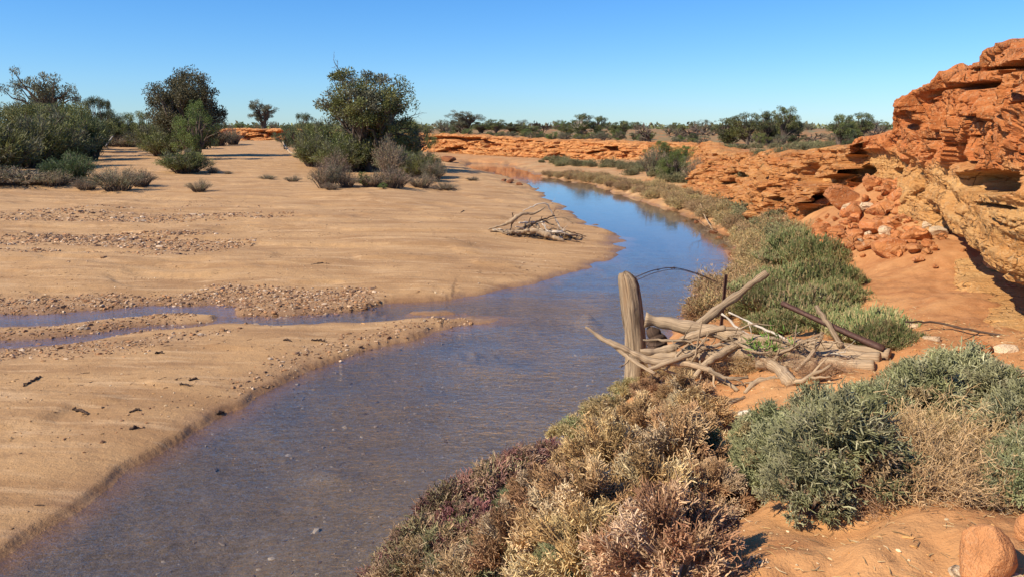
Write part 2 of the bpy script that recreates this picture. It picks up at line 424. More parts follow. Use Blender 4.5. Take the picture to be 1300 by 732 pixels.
def mat_water():
    m, nt, out = new_mat('creek_water'); T = NT(nt)
    P = T.n('ShaderNodeNewGeometry').outputs['Position']
    a = T.n('ShaderNodeAttribute', attribute_name='ripple').outputs['Fac']
    w1 = T.noise(T.scaled(P, 5.5, 9.5, 1), 1.0, 3, .55, .6)
    w2 = T.noise(T.scaled(P, 17, 26, 1), 1.0, 2, .5, .4)
    big = T.noise(T.scaled(P, .8, 1.6, 1), 1.0, 2, .5)
    h = T.math('ADD', T.math('MULTIPLY', w1, 1.0), T.math('MULTIPLY', w2, .35))
    h = T.math('MULTIPLY', h, T.math('MULTIPLY', a, T.mapr(big, .3, .7, .5, 1.3)))
    nrm = T.bump(h, 1.0, .042)
    dt = T.n('ShaderNodeVectorMath', operation='DOT_PRODUCT'); T.l(T.n('ShaderNodeNewGeometry').outputs['Incoming'], dt.inputs[0]); T.l(nrm, dt.inputs[1])
    om = T.math('SUBTRACT', 1.0, T.math('MINIMUM', T.math('ABSOLUTE', dt.outputs['Value']), 1.0))
    frs = T.math('ADD', .02, T.math('MULTIPLY', .98, T.math('POWER', om, 5.0)))      # Fresnel of water, the same from both sides
    gl = T.n('ShaderNodeBsdfGlossy'); gl.inputs['Roughness'].default_value = .03; gl.inputs['Color'].default_value = (1, 1, 1, 1); T.l(nrm, gl.inputs['Normal'])
    tr = T.n('ShaderNodeBsdfTransparent'); tr.inputs['Color'].default_value = (.87, .855, .85, 1)
    mx = T.n('ShaderNodeMixShader'); T.l(frs, mx.inputs[0]); T.l(tr.outputs[0], mx.inputs[1]); T.l(gl.outputs[0], mx.inputs[2])
    T.l(mx.outputs[0], out.inputs[0])
    return m

def mat_leaf(name, trans=.25, rough=.6):
    m, nt, out = new_mat(name); T = NT(nt)
    c = T.n('ShaderNodeAttribute', attribute_name='col').outputs['Color']
    oi = T.n('ShaderNodeObjectInfo')
    hsv = T.n('ShaderNodeHueSaturation'); T.l(c, hsv.inputs['Color'])
    T.l(T.mapr(oi.outputs['Random'], 0, 1, .485, .515), hsv.inputs['Hue']); T.l(T.mapr(oi.outputs['Random'], 0, 1, .85, 1.15), hsv.inputs['Value'])
    bs = T.n('ShaderNodeBsdfPrincipled'); T.l(hsv.outputs[0], bs.inputs['Base Color']); bs.inputs['Roughness'].default_value = rough; bs.inputs['Specular IOR Level'].default_value = .3
    tl = T.n('ShaderNodeBsdfTranslucent'); T.l(hsv.outputs[0], tl.inputs['Color'])
    mx = T.n('ShaderNodeMixShader'); mx.inputs[0].default_value = trans
    T.l(bs.outputs[0], mx.inputs[1]); T.l(tl.outputs[0], mx.inputs[2]); T.l(mx.outputs[0], out.inputs[0])
    return m

def mat_wood(name, c1, c2, c3, crack=1.0, scale=1.0):
    m, nt, out = new_mat(name); T = NT(nt)
    tv = T.n('ShaderNodeAttribute', attribute_name='tuv').outputs['Vector']
    v = T.scaled(tv, 60 * scale, 2.6 * scale, 1)
    g1 = T.noise(v, 1.0, 5, .65, .5)
    g2 = T.noise(T.scaled(tv, 7 * scale, 1.2 * scale, 1), 1.0, 4, .6)
    c = T.mix(T.mapr(g1, .32, .62), c1 + (1,), c2 + (1,))
    c = T.mix(T.mapr(g2, .48, .72, 0, .8), c, c3 + (1,))
    bs = T.n('ShaderNodeBsdfPrincipled'); T.l(c, bs.inputs['Base Color']); bs.inputs['Roughness'].default_value = .85; bs.inputs['Specular IOR Level'].default_value = .2
    T.l(T.bump(g1, .9 * crack, .012), bs.inputs['Normal'])
    T.l(bs.outputs[0], out.inputs[0])
    return m

def mat_rock(name, lo, hi, dark, pale, palek=.6, strata_k=1.0, zsplit=None, cracks=1.0):
    m, nt, out = new_mat(name); T = NT(nt)
    P = T.n('ShaderNodeNewGeometry').outputs['Position']
    oi = T.n('ShaderNodeObjectInfo').outputs['Random']
    st = T.noise(T.scaled(P, .35, .35, 6.5), 1.0, 6, .65, .4)
    nb = T.noise(P, 2.2, 5, .6); nf = T.noise(P, 26, 5, .7); nc = T.noise(P, 7, 6, .72, .8); ns = T.noise(P, 90, 3, .7)
    c = T.mix(T.mapr(st, .36, .64), lo, hi)
    if zsplit:
        up = T.mix(T.mapr(nb, .3, .7), zsplit[1], zsplit[2])
        sp = T.n('ShaderNodeSeparateXYZ'); T.l(P, sp.inputs[0])
        zz = T.math('ADD', sp.outputs[2], T.math('MULTIPLY', T.math('SUBTRACT', T.noise(P, .8, 4), .5), .9))
        upk = T.mapr(zz, zsplit[0] - .15, zsplit[0] + .15)
        c = T.mix(upk, c, up)
        st = T.math('MULTIPLY', st, T.mapr(upk, 0, 1, 1, .15))
    c = T.mix(T.mapr(nc, .56, .72, 0, .75), c, dark)
    c = T.mix(T.mapr(T.noise(P, 4.5, 6, .75, 1.2), .60, .68, 0, palek), c, pale)
    vein = T.math('ABSOLUTE', T.math('SUBTRACT', T.noise(P, 3.2, 4, .6, 1.5), .5))
    c = T.mix(T.mapr(vein, .012, .0, 0, .55), c, pale)
    c = T.mix(T.mapr(nf, .55, .8, 0, .45), c, dark)
    wv = T.n('ShaderNodeVectorMath', operation='MULTIPLY_ADD'); nz3 = T.n('ShaderNodeTexNoise'); nz3.inputs['Scale'].default_value = 3.0; T.l(P, nz3.inputs['Vector'])
    T.l(nz3.outputs['Color'], wv.inputs[0]); wv.inputs[1].default_value = (.5, .5, .5); T.l(P, wv.inputs[2])
    vo = T.n('ShaderNodeTexVoronoi', feature='DISTANCE_TO_EDGE'); vo.inputs['Scale'].default_value = 2.6; T.l(T.scaled(wv.outputs[0], 1, 1, 1.5), vo.inputs['Vector'])
    crk = T.math('MULTIPLY', T.mapr(vo.outputs['Distance'], 0, .03, 1, 0), T.mapr(T.noise(P, 1.7, 2), .42, .6))
    crk = T.math('MULTIPLY', crk, cracks)
    c = T.mix(T.math('MULTIPLY', crk, .75), c, (.12, .045, .02))
    c = T.mix(T.mapr(T.noise(P, 1.1, 5, .7), .58, .72, 0, .4), c, (.32, .11, .045))
    hv = T.n('ShaderNodeHueSaturation'); T.l(c, hv.inputs['Color']); T.l(T.mapr(oi, 0, 1, .82, 1.15), hv.inputs['Value'])
    bs = T.n('ShaderNodeBsdfPrincipled'); T.l(hv.outputs[0], bs.inputs['Base Color']); bs.inputs['Roughness'].default_value = .9; bs.inputs['Specular IOR Level'].default_value = .2
    h = T.math('ADD', T.math('ADD', T.math('MULTIPLY', st, strata_k), T.math('MULTIPLY', nc, .8)), T.math('ADD', T.math('MULTIPLY', nf, .45), T.math('MULTIPLY', ns, .12)))
    h = T.math('SUBTRACT', h, T.math('MULTIPLY', crk, .5))
    T.l(T.bump(h, .9, .08), bs.inputs['Normal'])
    T.l(bs.outputs[0], out.inputs[0])
    return m

def mat_plain(name, c1, c2, scale, rough=.8, metal=0, bumpd=.004):
    m, nt, out = new_mat(name); T = NT(nt)
    P = T.n('ShaderNodeNewGeometry').outputs['Position']
    n = T.noise(P, scale, 4, .7)
    bs = T.n('ShaderNodeBsdfPrincipled'); T.l(T.mix(T.mapr(n, .35, .65), c1, c2), bs.inputs['Base Color']); bs.inputs['Roughness'].default_value = rough; bs.inputs['Metallic'].default_value = metal
    T.l(T.bump(n, .6, bumpd), bs.inputs['Normal']); T.l(bs.outputs[0], out.inputs[0])
    return m

M = {'ground': mat_ground(), 'water': mat_water(), 'leaf': mat_leaf('foliage', .22), 'samphire': mat_leaf('succulent_stems', .12, .5), 'twig': mat_leaf('dry_twigs', .05, .85),
     'pebble': mat_leaf('pebble_stone', 0, .8),
     'grey_wood': mat_wood('weathered_wood', (.07, .042, .024), (.44, .32, .20), (.34, .21, .11), 1.3),
     'pale_wood': mat_wood('bleached_wood', (.15, .095, .055), (.52, .38, .235), (.38, .25, .145), 1.0),
     'white_wood': mat_wood('silver_wood', (.40, .33, .26), (.66, .57, .45), (.5, .38, .27), .4),
     'dark_wood': mat_wood('dark_wet_wood', (.03, .018, .012), (.12, .075, .05), (.07, .04, .028), .6),
     'bark': mat_wood('grey_bark', (.05, .035, .026), (.17, .13, .10), (.11, .08, .06), .7),
     'picket': mat_plain('rusted_steel', (.06, .028, .022), (.13, .062, .04), 40, .7, .3),
     'wire': mat_plain('rusty_wire', (.05, .03, .025), (.12, .07, .05), 60, .6, .5),
     'cliff': mat_rock('banded_sandstone', (.58, .275, .085), (.68, .385, .145), (.42, .15, .045), (.74, .56, .32), .5, 1.3, (2.72, (.53, .16, .047), (.62, .24, .078))),
     'bank_rock': mat_rock('orange_ledge_rock', (.50, .18, .05), (.62, .30, .10), (.36, .11, .034), (.74, .53, .31), .85, 1.3),
     'rock': mat_rock('red_sandstone', (.50, .17, .055), (.58, .25, .09), (.36, .11, .04), (.72, .50, .32), .5, .5),
     'rock_pale': mat_rock('pale_calcrete', (.66, .46, .28), (.72, .54, .34), (.5, .26, .12), (.78, .64, .46), .6, .4),
     'boulder': mat_rock('smooth_orange_stone', (.58, .25, .095), (.62, .29, .12), (.50, .19, .065), (.62, .34, .17), .2, .15, None, 0.0),
     'rock_dark': mat_rock('wet_brown_rock', (.20, .075, .03), (.28, .11, .045), (.10, .04, .02), (.35, .18, .09), .3, .4)}

# ------------------------------------------------------------------ mesh building
class MB:
    def __init__(s):
        s.v = []; s.q = []; s.t = []; s.c = []; s.u = []; s.n = 0
    def add(s, v, quads=None, tris=None, col=None, tuv=None):
        v = np.asarray(v, float).reshape(-1, 3)
        if quads is not None and len(quads): s.q.append(np.asarray(quads, np.int64).reshape(-1, 4) + s.n)
        if tris is not None and len(tris): s.t.append(np.asarray(tris, np.int64).reshape(-1, 3) + s.n)
        s.v.append(v)
        c = np.ones((len(v), 4))
        if col is not None: c[:, :3] = col
        s.c.append(c)
        s.u.append(np.zeros((len(v), 3)) if tuv is None else np.asarray(tuv, float).reshape(-1, 3))
        s.n += len(v)
    def tubes(s, P, R, sides=4, col=None, cap=False):
        """P [n,k,3], R [n,k]: n tapered tubes"""
        P = np.asarray(P, float); R = np.asarray(R, float)
        if P.ndim == 2: P = P[None]; R = R[None]
        if cap:
            P = np.concatenate([P[:, :1], P, P[:, -1:]], 1); R = np.concatenate([R[:, :1] * .01, R, R[:, -1:] * .01], 1)
        n, k, _ = P.shape
        t = np.empty_like(P)
        t[:, 1:-1] = P[:, 2:] - P[:, :-2]; t[:, 0] = P[:, 1] - P[:, 0]; t[:, -1] = P[:, -1] - P[:, -2]
        if cap: t[:, 0] = t[:, 1]; t[:, -1] = t[:, -2]
        t /= np.linalg.norm(t, axis=2, keepdims=True) + 1e-9
        main = P[:, -1] - P[:, 0]
        ref = np.where((np.abs(main[:, 2]) > .8 * np.linalg.norm(main, axis=1))[:, None], np.array([[1., .13, 0]]), np.array([[.1, .05, 1.]]))[:, None, :]
        a = np.cross(t, ref + 0 * t); a /= np.linalg.norm(a, axis=2, keepdims=True) + 1e-9
        b = np.cross(t, a)
        an = np.linspace(0, 2 * math.pi, sides, endpoint=False)
        V = P[:, :, None, :] + R[:, :, None, None] * (a[:, :, None, :] * np.cos(an)[None, None, :, None] + b[:, :, None, :] * np.sin(an)[None, None, :, None])
        L = np.concatenate([np.zeros((n, 1)), np.cumsum(np.linalg.norm(np.diff(P, axis=1), axis=2), 1)], 1)
        tuv = np.zeros((n, k, sides, 3)); ax = np.minimum(np.arange(sides), sides - np.arange(sides)) / sides
        tuv[..., 0] = ax[None, None, :] * R.max(1)[:, None, None] * 6; tuv[..., 1] = L[:, :, None]; tuv[..., 2] = (np.arange(n) * 1.37)[:, None, None]
        idx = np.arange(n * k * sides).reshape(n, k, sides)
        nx = np.roll(idx, -1, 2)
        q = np.stack([idx[:, :-1], nx[:, :-1], nx[:, 1:], idx[:, 1:]], -1).reshape(-1, 4)
        if col is not None:
            col = np.asarray(col, float)
            if col.ndim == 2: col = np.repeat(col, k * sides, 0)
        s.add(V, q, None, col, tuv)
    def leaves(s, C, D, ln, wd, rng, col):
        """n leaves as narrow diamonds at C along D"""
        n = len(C)
        D = D / (np.linalg.norm(D, axis=1, keepdims=True) + 1e-9)
        r = rng.normal(size=(n, 3)); a = np.cross(D, r); a /= np.linalg.norm(a, axis=1, keepdims=True) + 1e-9
        ln = np.broadcast_to(ln, (n,))[:, None]; wd = np.broadcast_to(wd, (n,))[:, None]
        V = np.stack([C, C + D * ln * .45 + a * wd, C + D * ln, C + D * ln * .45 - a * wd], 1)
        s.add(V, np.arange(4 * n).reshape(n, 4), None, np.repeat(col, 4, 0))
    def mesh(s, name, mat, smooth=False, extra=None):
        me = bpy.data.meshes.new(name)
        v = np.concatenate(s.v)
        q = np.concatenate(s.q) if s.q else np.zeros((0, 4), np.int64); t = np.concatenate(s.t) if s.t else np.zeros((0, 3), np.int64)
        me.vertices.add(len(v)); me.vertices.foreach_set('co', v.astype(np.float32).ravel())
        loops = np.concatenate([q.ravel(), t.ravel()]).astype(np.int32)
        me.loops.add(len(loops)); me.loops.foreach_set('vertex_index', loops)
        nf = len(q) + len(t)
        starts = np.concatenate([np.arange(len(q)) * 4, len(q) * 4 + np.arange(len(t)) * 3]).astype(np.int32)
        me.polygons.add(nf); me.polygons.foreach_set('loop_start', starts)
        try: me.polygons.foreach_set('loop_total', np.concatenate([np.full(len(q), 4), np.full(len(t), 3)]).astype(np.int32))
        except Exception: pass
        me.polygons.foreach_set('use_smooth', np.full(nf, bool(smooth)))
        at = me.attributes.new('col', 'FLOAT_COLOR', 'POINT'); at.data.foreach_set('color', np.concatenate(s.c).astype(np.float32).ravel())
        at = me.attributes.new('tuv', 'FLOAT_VECTOR', 'POINT'); at.data.foreach_set('vector', np.concatenate(s.u).astype(np.float32).ravel())
        if extra:
            for k, val in extra.items():
                if val.ndim == 2:
                    at = me.attributes.new(k, 'FLOAT_COLOR', 'POINT'); at.data.foreach_set('color', val.astype(np.float32).ravel())
                else:
                    at = me.attributes.new(k, 'FLOAT', 'POINT'); at.data.foreach_set('value', val.astype(np.float32).ravel())
        me.update(calc_edges=True); me.validate()
        me.materials.append(mat)
        return me

def obj(name, me, parent=None, loc=None, rot=None, scale=None):
    o = bpy.data.objects.new(name, me)
    COL.objects.link(o)
    if parent is not None: o.parent = parent
    if loc is not None: o.location = [float(c) for c in loc]
    if rot is not None: o.rotation_euler = rot
    if scale is not None: o.scale = scale if hasattr(scale, '__len__') else (scale,) * 3
    return o

def tag(o, label=None, cat=None, group=None, kind=None):
    if label: o['label'] = label
    if cat: o['category'] = cat
    if group: o['group'] = group
    if kind: o['kind'] = kind
    return o

def unit(v):
    return v / (np.linalg.norm(v, axis=-1, keepdims=True) + 1e-9)

# ------------------------------------------------------------------ ground sheet
def build_ground():
    th = np.radians(np.concatenate([np.linspace(-180, -47, 50, endpoint=False), np.linspace(-47, 47, 860), np.linspace(47, 180, 50)[1:]]))
    rr = np.concatenate([np.linspace(.05, 2.4, 14, endpoint=False), np.geomspace(2.4, 130, 560), np.geomspace(130, 9000, 60)[1:]])
    R, TH = np.meshgrid(rr, th, indexing='ij')
    X, Y = R * np.sin(TH), R * np.cos(TH)
    z, d, red, wet, esc, plat, se = terrain(X, Y)
    GRID.update(r=rr, th=th, f=[z, d, red, wet])
    g = gravel(X, Y) * (d > -.3)
    nr, nt_ = X.shape
    idx = np.arange(nr * nt_).reshape(nr, nt_)
    q = np.stack([idx[:-1, :-1], idx[:-1, 1:], idx[1:, 1:], idx[1:, :-1]], -1).reshape(-1, 4)[:, ::-1]
    mb = MB(); mb.add(np.stack([X, Y, z], -1), q)
    red2 = sstep(.25, .6, red + .12 * fbm(X * .8, Y * .8, 0, 91, 3))
    bed = sstep(-.005, -.09, z)
    mask = np.stack([wet, g, red2, esc * (1 - plat)], -1).reshape(-1, 4)
    mask2 = np.stack([bed, plat, 0 * bed, 0 * bed + 1], -1).reshape(-1, 4)
    o = obj('ground', mb.mesh('ground', M['ground'], True, {'mask': mask, 'mask2': mask2}))
    tag(o, kind='structure')
    return o

def build_water():
    xs = np.concatenate([np.linspace(-60, -20, 20, endpoint=False), np.linspace(-20, 22, 160), ])
    ys = np.concatenate([np.linspace(-14, 2, 16, endpoint=False), np.geomspace(2, 95, 200)])
    X, Y = np.meshgrid(xs, ys, indexing='ij')
    idx = np.arange(X.size).reshape(X.shape)
    q = np.stack([idx[:-1, :-1], idx[1:, :-1], idx[1:, 1:], idx[:-1, 1:]], -1).reshape(-1, 4)
    mb = MB(); mb.add(np.stack([X, Y, 0 * X], -1), q)
    rip = .022 + .60 * sstep(22, 9, Y) + .25 * sstep(9.5, 6, Y)
    rif = at_z(650, 395, 0)
    rip = rip + .9 * np.exp(-(((X - rif[0]) / 2.0) ** 2 + ((Y - rif[1]) / 1.2) ** 2))
    o = obj('creek_water', mb.mesh('creek_water', M['water'], True, {'ripple': rip.ravel()}))
    tag(o, kind='structure')
    return o
GROUND = build_ground()
WATER = build_water()

# ------------------------------------------------------------------ cliff
def sheet_frame(Q, n, win=25):
    S = smooth_path(np.array(Q), n)
    dS = unit(np.gradient(S[:, :2], axis=0))
    nrm = np.stack([-dS[:, 1], dS[:, 0]], -1)
    k = np.ones(win) / win
    nrm = unit(np.stack([np.convolve(np.pad(nrm[:, i], win // 2, 'edge'), k, 'valid') for i in (0, 1)], -1))
    arc = np.concatenate([[0], np.cumsum(np.linalg.norm(np.diff(S[:, :2], axis=0), axis=1))])
    return S, nrm, arc

def facets(A, Z, fu, fv, seed, step, tilt):
    """broken blocks: each cell at its own depth and tilt, a groove between cells"""
    u = A * fu + .3 * noise(A * fu * 1.3, Z * fv * 1.3, 0, seed); w = Z * fv + .3 * noise(A * fu * 1.3, Z * fv * 1.3, 4, seed + 1)
    f1, f2, cid = voronoi(u, w, seed)
    g1 = (cid * 7.31) % 1 - .5; g2 = (cid * 13.7) % 1 - .5
    return (cid - .5) * step + tilt * (g1 * (u - np.floor(u) - .5) + g2 * (w - np.floor(w) - .5)), sstep(.09, .0, f2 - f1)

def finish_sheet(name, S, nrm, Z, F, zt, back_len, nb, drop, mat, seed):
    base = np.array([S[:, 0][:, None] + 0 * Z, S[:, 1][:, None] + 0 * Z, Z]).transpose(1, 2, 0)
    X = base[..., 0] + nrm[:, 0][:, None] * F; Y = base[..., 1] + nrm[:, 1][:, None] * F
    tb = np.linspace(0, 1, nb + 1)[1:] ** 1.4
    back = tb[None, :] * back_len
    Fx = F[:, -1:] - back
    Xb = S[:, 0][:, None] + nrm[:, 0][:, None] * Fx; Yb = S[:, 1][:, None] + nrm[:, 1][:, None] * Fx
    Zb = zt[:, None] + .08 * sstep(0, .5, back) + .10 * fbm(Xb * 1.5, Yb * 1.5, 0, seed, 4) * sstep(0, .3, back) - drop * sstep(back_len * .35, back_len, back)
    X = np.concatenate([X, Xb], 1); Y = np.concatenate([Y, Yb], 1); Zf = np.concatenate([Z, Zb], 1)
    idx = np.arange(X.size).reshape(X.shape)
    q = np.stack([idx[:-1, :-1], idx[:-1, 1:], idx[1:, 1:], idx[1:, :-1]], -1).reshape(-1, 4)
    mb = MB(); mb.add(np.stack([X, Y, Zf], -1), q)
    o = obj(name, mb.mesh(name, M[mat], False))
    tag(o, kind='structure')
    return o

def build_cliff():
    Q = [(6.7, -1.0, 1.6, 4.45), (5.8, 3.0, 1.5, 4.4)]
    for a, b, z in [(1300, 422, 1.3), (1240, 372, 1.2), (1192, 336, 1.0), (1166, 318, 1.05)]:
        p = at_z(a, b, z); Q.append((p[0], p[1], z, 4.2))
    for a, D in [(1152, 15.4), (1136, 17.4), (1100, 19.0), (1062, 21.0), (1045, 22.0)]:
        p = at_y(a, HORIZON, D); Q.append((p[0], D, 1.2, 3.0))
    S, nrm, arc = sheet_frame(Q, 640)
    ground_z = ground(S[:, 0] + nrm[:, 0] * .4, S[:, 1] + nrm[:, 1] * .4)
    pxs, _ = project(np.concatenate([S[:, :2], np.full((len(S), 1), 3.0)], 1))
    D = S[:, 1]
    # skyline: height that shows at the photographed row for each column
    row = np.interp(pxs, [1040, 1085, 1095, 1132, 1137, 1141, 1146, 1160, 1180, 1184, 1225, 1236, 1242, 1270, 1290, 1330], [192, 186, 177, 174, 168, 140, 126, 116, 110, 97, 93, 92, 68, 66, 59, 52])
    zt = CAMH + (HORIZON - row) / FPX * D
    zt = np.where(np.arange(len(S)) < np.argmin(np.abs(arc - 5.5)), 4.3, zt)
    zt = np.clip(zt, 2.4, 4.4)
    k = np.ones(5) / 5; zt = np.convolve(np.pad(zt, 2, 'edge'), k, 'valid')
    zt += .03 * np.round(2.5 * noise(arc * 1.6, 0, 0, 101)) + .035 * noise(arc * 6, 0, 0, 102)
    nz, nb = 200, 60
    v = np.linspace(0, 1, nz)
    Z = (ground_z - .45)[:, None] * (1 - v) + zt[:, None] * v
    A = arc[:, None] + 0 * Z
    zz = Z + .10 * noise(A * .35, 0 * A, 0, 110) + .05 * noise(A * 1.3, Z * .6, 0, 111)
    base = np.array([S[:, 0][:, None] + 0 * Z, S[:, 1][:, None] + 0 * Z, Z]).transpose(1, 2, 0)
    PX, PY = project(base)
    near = sstep(1172, 1194, PX)             # the undercut, banded part
    pz = [0.2, 1.0, 1.26, 1.32, 1.42, 1.78, 1.86, 1.92, 2.1, 2.3, 2.5, 2.66, 2.78, 2.86, 3.0, 3.4, 3.8, 3.88, 3.93, 3.97, 4.0, 4.4]
    po = [.25, .12, .0, -.5, -.95, -.95, .0, .16, .24, .18, .24, .2, .24, .12, .10, .12, .10, .08, -.42, -.42, .10, .05]
    F1 = np.interp(zz, pz, po)
    F2 = np.interp(zz, [.2, 1.0, 1.4, 2.0, 2.6, 2.75, 3.3, 3.9, 4.3], [.05, .05, .0, -.05, -.05, .1, .12, .2, .1])
    F = F1 * near + F2 * (1 - near)
    topk = sstep(.02, .22, zt[:, None] - Z)
    lower = sstep(2.9, 2.72, zz)
    lay = noise(A * .22, zz * 5.5, 0, 120) * .65 + noise(A * .4, zz * 12, 0, 121) * .35
    F += topk * (np.sign(lay) * np.abs(lay) ** .7) * (.065 * lower + .006 * (1 - lower))
    c1, e1 = facets(A, zz, .62, 1.15, 7, .46, .62)
    F += topk * (c1 * ((1 - lower) + .22 * lower) - e1 * (.34 * (1 - lower) + .05 * lower))
    c2, e2 = facets(A, zz, 1.7, 2.4, 27, .07, .12)
    F += topk * (c2 * ((1 - lower) + .45 * lower) - e2 * (.06 * (1 - lower) + .015 * lower))
    c3, e3 = facets(A, zz, 4.6, 6.0, 47, .035, .07)
    F += topk * (c3 * (1 - .4 * lower) - e3 * (.03 - .015 * lower))
    F += .05 * fbm(A * 1.1, Z * 1.1, 0, 140, 4) + .014 * fbm(A * 14, Z * 14, 0, 141, 2)
    for cx, cy, rx, ry, dep, tilt in [(1268, 232, 40, 15, .7, .1), (1243, 207, 15, 6, .35, .2), (1187, 262, 6, 28, .6, .1), (1166, 168, 11, 15, .5, .7), (1150, 152, 6, 9, .3, .5), (1178, 128, 7, 4, .25, 0), (1285, 262, 30, 3, .2, .1),
                                      (1205, 345, 9, 7, .3, 0), (1098, 217, 10, 7, .9, 0), (1136, 218, 5, 5, .5, 0), (1141, 250, 4, 14, .5, .1), (1290, 240, 30, 9, .3, 0), (1270, 87, 30, 2.6, .45, -.05), (1279, 97, 2.5, 9, .3, 0), (1200, 122, 12, 3, .2, -.2), (1283, 170, 3, 14, .2, .2),
                                      (1225, 150, 2, 18, .15, .5), (1262, 110, 1.8, 14, .15, 0), (1240, 180, 26, 2, .2, -.4), (1212, 178, 20, 1.6, .15, .1)]:
        dx = PX - cx; dy = (PY - cy) - tilt * dx
        e = (dx / rx) ** 2 + (dy / ry) ** 2 + .35 * noise(A * 7, Z * 7, 0, 150)
        F -= dep * sstep(1.15, .55, e)
    F = np.clip(F, -1.0, 1.1)
    return finish_sheet('cliff', S, nrm, Z, F, zt, 3.6, nb, .75, 'cliff', 160)
CLIFF = build_cliff()

def build_bank(name, Q, n, nz, k, seed, slope, slot=.42):
    """a low terraced bank of broken red ledges with dark slots between the beds"""
    S, nrm, arc = sheet_frame(Q, n)
    gz = ground(S[:, 0] + nrm[:, 0] * slope, S[:, 1] + nrm[:, 1] * slope)
    zt = S[:, 3] + .08 * noise(arc * .8 / k, 0, 0, seed) + .05 * noise(arc * 3 / k, 0, 0, seed + 1)
    v = np.linspace(0, 1, nz)
    zb = np.minimum(gz, S[:, 2]) - .35
    Z = zb[:, None] * (1 - v) + zt[:, None] * v
    A = arc[:, None] / k + 0 * Z
    zz = (Z + .14 * noise(A * .4, 0 * A, 0, seed + 2)) / k
    t = np.clip((Z - S[:, 2][:, None]) / (zt - S[:, 2])[:, None], -.3, 1)
    q = t * 3.2 + .9 * noise(A * .45, 0 * A, 3, seed + 3); fl = np.floor(q)
    st = fl + sstep(.55, 1.0, q - fl) - .9 * noise(A * .45, 0 * A, 3, seed + 3)
    F = slope * (1 - (.35 * t + .65 * st / 3.2))
    lay = noise(A * .35, zz * 6, 0, seed + 4) * .6 + noise(A * .9, zz * 14, 0, seed + 5) * .4
    F += k * .09 * np.sign(lay) * np.abs(lay) ** .6
    c, e = facets(A, zz, .55, 1.3, seed + 6, .42, .4); F += k * (c - e * .12)
    c, e = facets(A, zz, 1.7, 3.2, seed + 9, .16, .2); F += k * (c - e * .06)
    sl = noise(A * .75, zz * 3.2, 0, seed + 12) + .3 * noise(A * 2.5, zz * 7, 0, seed + 13)
    F -= k * .65 * sstep(slot, slot + .08, sl) * sstep(.05, .2, 1 - t)
    c, e = facets(A, zz, 4.2, 6.5, seed + 30, .06, .1); F += k * (c - e * .03)
    F += k * .06 * fbm(A * 1.5, zz * 1.5, 0, seed + 14, 4)
    return finish_sheet(name, S, nrm, Z, F, zt, 3.2 * k, 30, .7, 'bank_rock', seed + 20)
def bank_path(rows):
    out = []
    for a, b, z, zt in rows:
        p = at_z(a, b, z); out.append((p[0], p[1], z, zt))
    return out
BANK = build_bank('rock_bank', bank_path([(1092, 236, 1.9, 2.9), (1055, 246, 1.5, 2.68), (1000, 250, 1.15, 2.5), (955, 240, 1.0, 2.32), (925, 230, 1.0, 2.15), (906, 224, 1.0, 2.1), (895, 211, 1.0, 2.1), (884, 204, 1.0, 2.1)]), 560, 90, 1.0, 500, .9)
FAR_BANK = build_bank('far_bank', bank_path([(880, 203, .9, 2.05), (830, 200.5, .8, 2.0), (760, 199, .7, 2.05), (690, 196, .7, 2.1), (600, 193, .7, 2.4), (530, 189.5, .8, 2.5), (490, 187, .8, 2.5)]), 520, 60, 1.7, 540, 1.6, .36)
OUTCROP = build_bank('far_outcrop', bank_path([(375, 181.5, 1.0, 2.9), (355, 181, 1.0, 3.1), (320, 181, 1.0, 3.15), (285, 180.5, 1.0, 3.1), (270, 180, 1.0, 2.9)]), 160, 50, 2.0, 580, 1.6, .30)

# ------------------------------------------------------------------ rocks
def rock_mesh(name, seed, mat, sub=3, cuts=10, flat=1.0, rough=.06, boxy=0.0, smooth=False):
    import bmesh
    rng = np.random.default_rng(seed)
    bm = bmesh.new(); bmesh.ops.create_icosphere(bm, subdivisions=sub, radius=1)
    v = np.array([p.co[:] for p in bm.verts])
    f = np.array([[p.index for p in fa.verts] for fa in bm.faces]); bm.free()
    if boxy:
        m = np.max(np.abs(v), axis=1, keepdims=True); v = v * (1 - boxy) + v / m * boxy * .8
    for i in range(cuts):
        n = unit(rng.normal(size=3)); h = rng.uniform(.48, .85)
        s = v @ n
        v = v - np.where(s > h, (s - h), 0)[:, None] * n * .95
    v = v * (1 + rough * fbm(v[:, 0] * 2 + seed, v[:, 1] * 2, v[:, 2] * 2, seed, 4))[:, None]
    v[:, 2] *= flat
    mb = MB(); mb.add(v, None, f)
    return mb.mesh(name, mat, smooth)

ROCKS = [rock_mesh('rock', 200 + i, M['rock'], 3, 15, .78, .07, .45) for i in range(6)]
ROCKS_P = [rock_mesh('pale_rock', 220 + i, M['rock_pale'], 3, 9, .7, .12) for i in range(2)]
ROCKS_D = [rock_mesh('wet_rock', 230 + i, M['rock_dark'], 2, 9, .6, .12) for i in range(2)]
SLABS = [rock_mesh('rock_slab', 240 + i, M['rock'], 3, 12, .30, .16, .5) for i in range(5)]
BOULDER = rock_mesh('boulder', 260, M['boulder'], 4, 2, 1.0, .07, 0, True)
rnd = random.Random(4)

def put_rock(me, name, px, py, wpx, label, group=None, cat='rock', sink=.3, sz=None, P=None, rot=None):
    if P is None: P = hit(px, py)[0]
    r = .5 * wpx / FPX * P[1]
    sxy = sz or (1, rnd.uniform(.7, 1.0), rnd.uniform(.8, 1.1))
    s = (r * sxy[0], r * sxy[1], r * sxy[2])
    o = obj(name, me, None, (P[0], P[1], P[2] + s[2] * .7 * (1 - 2 * sink)), rot or (rnd.uniform(-.25, .25), rnd.uniform(-.25, .25), rnd.uniform(0, 6.28)), s)
    tag(o, label, cat, group)
    return o

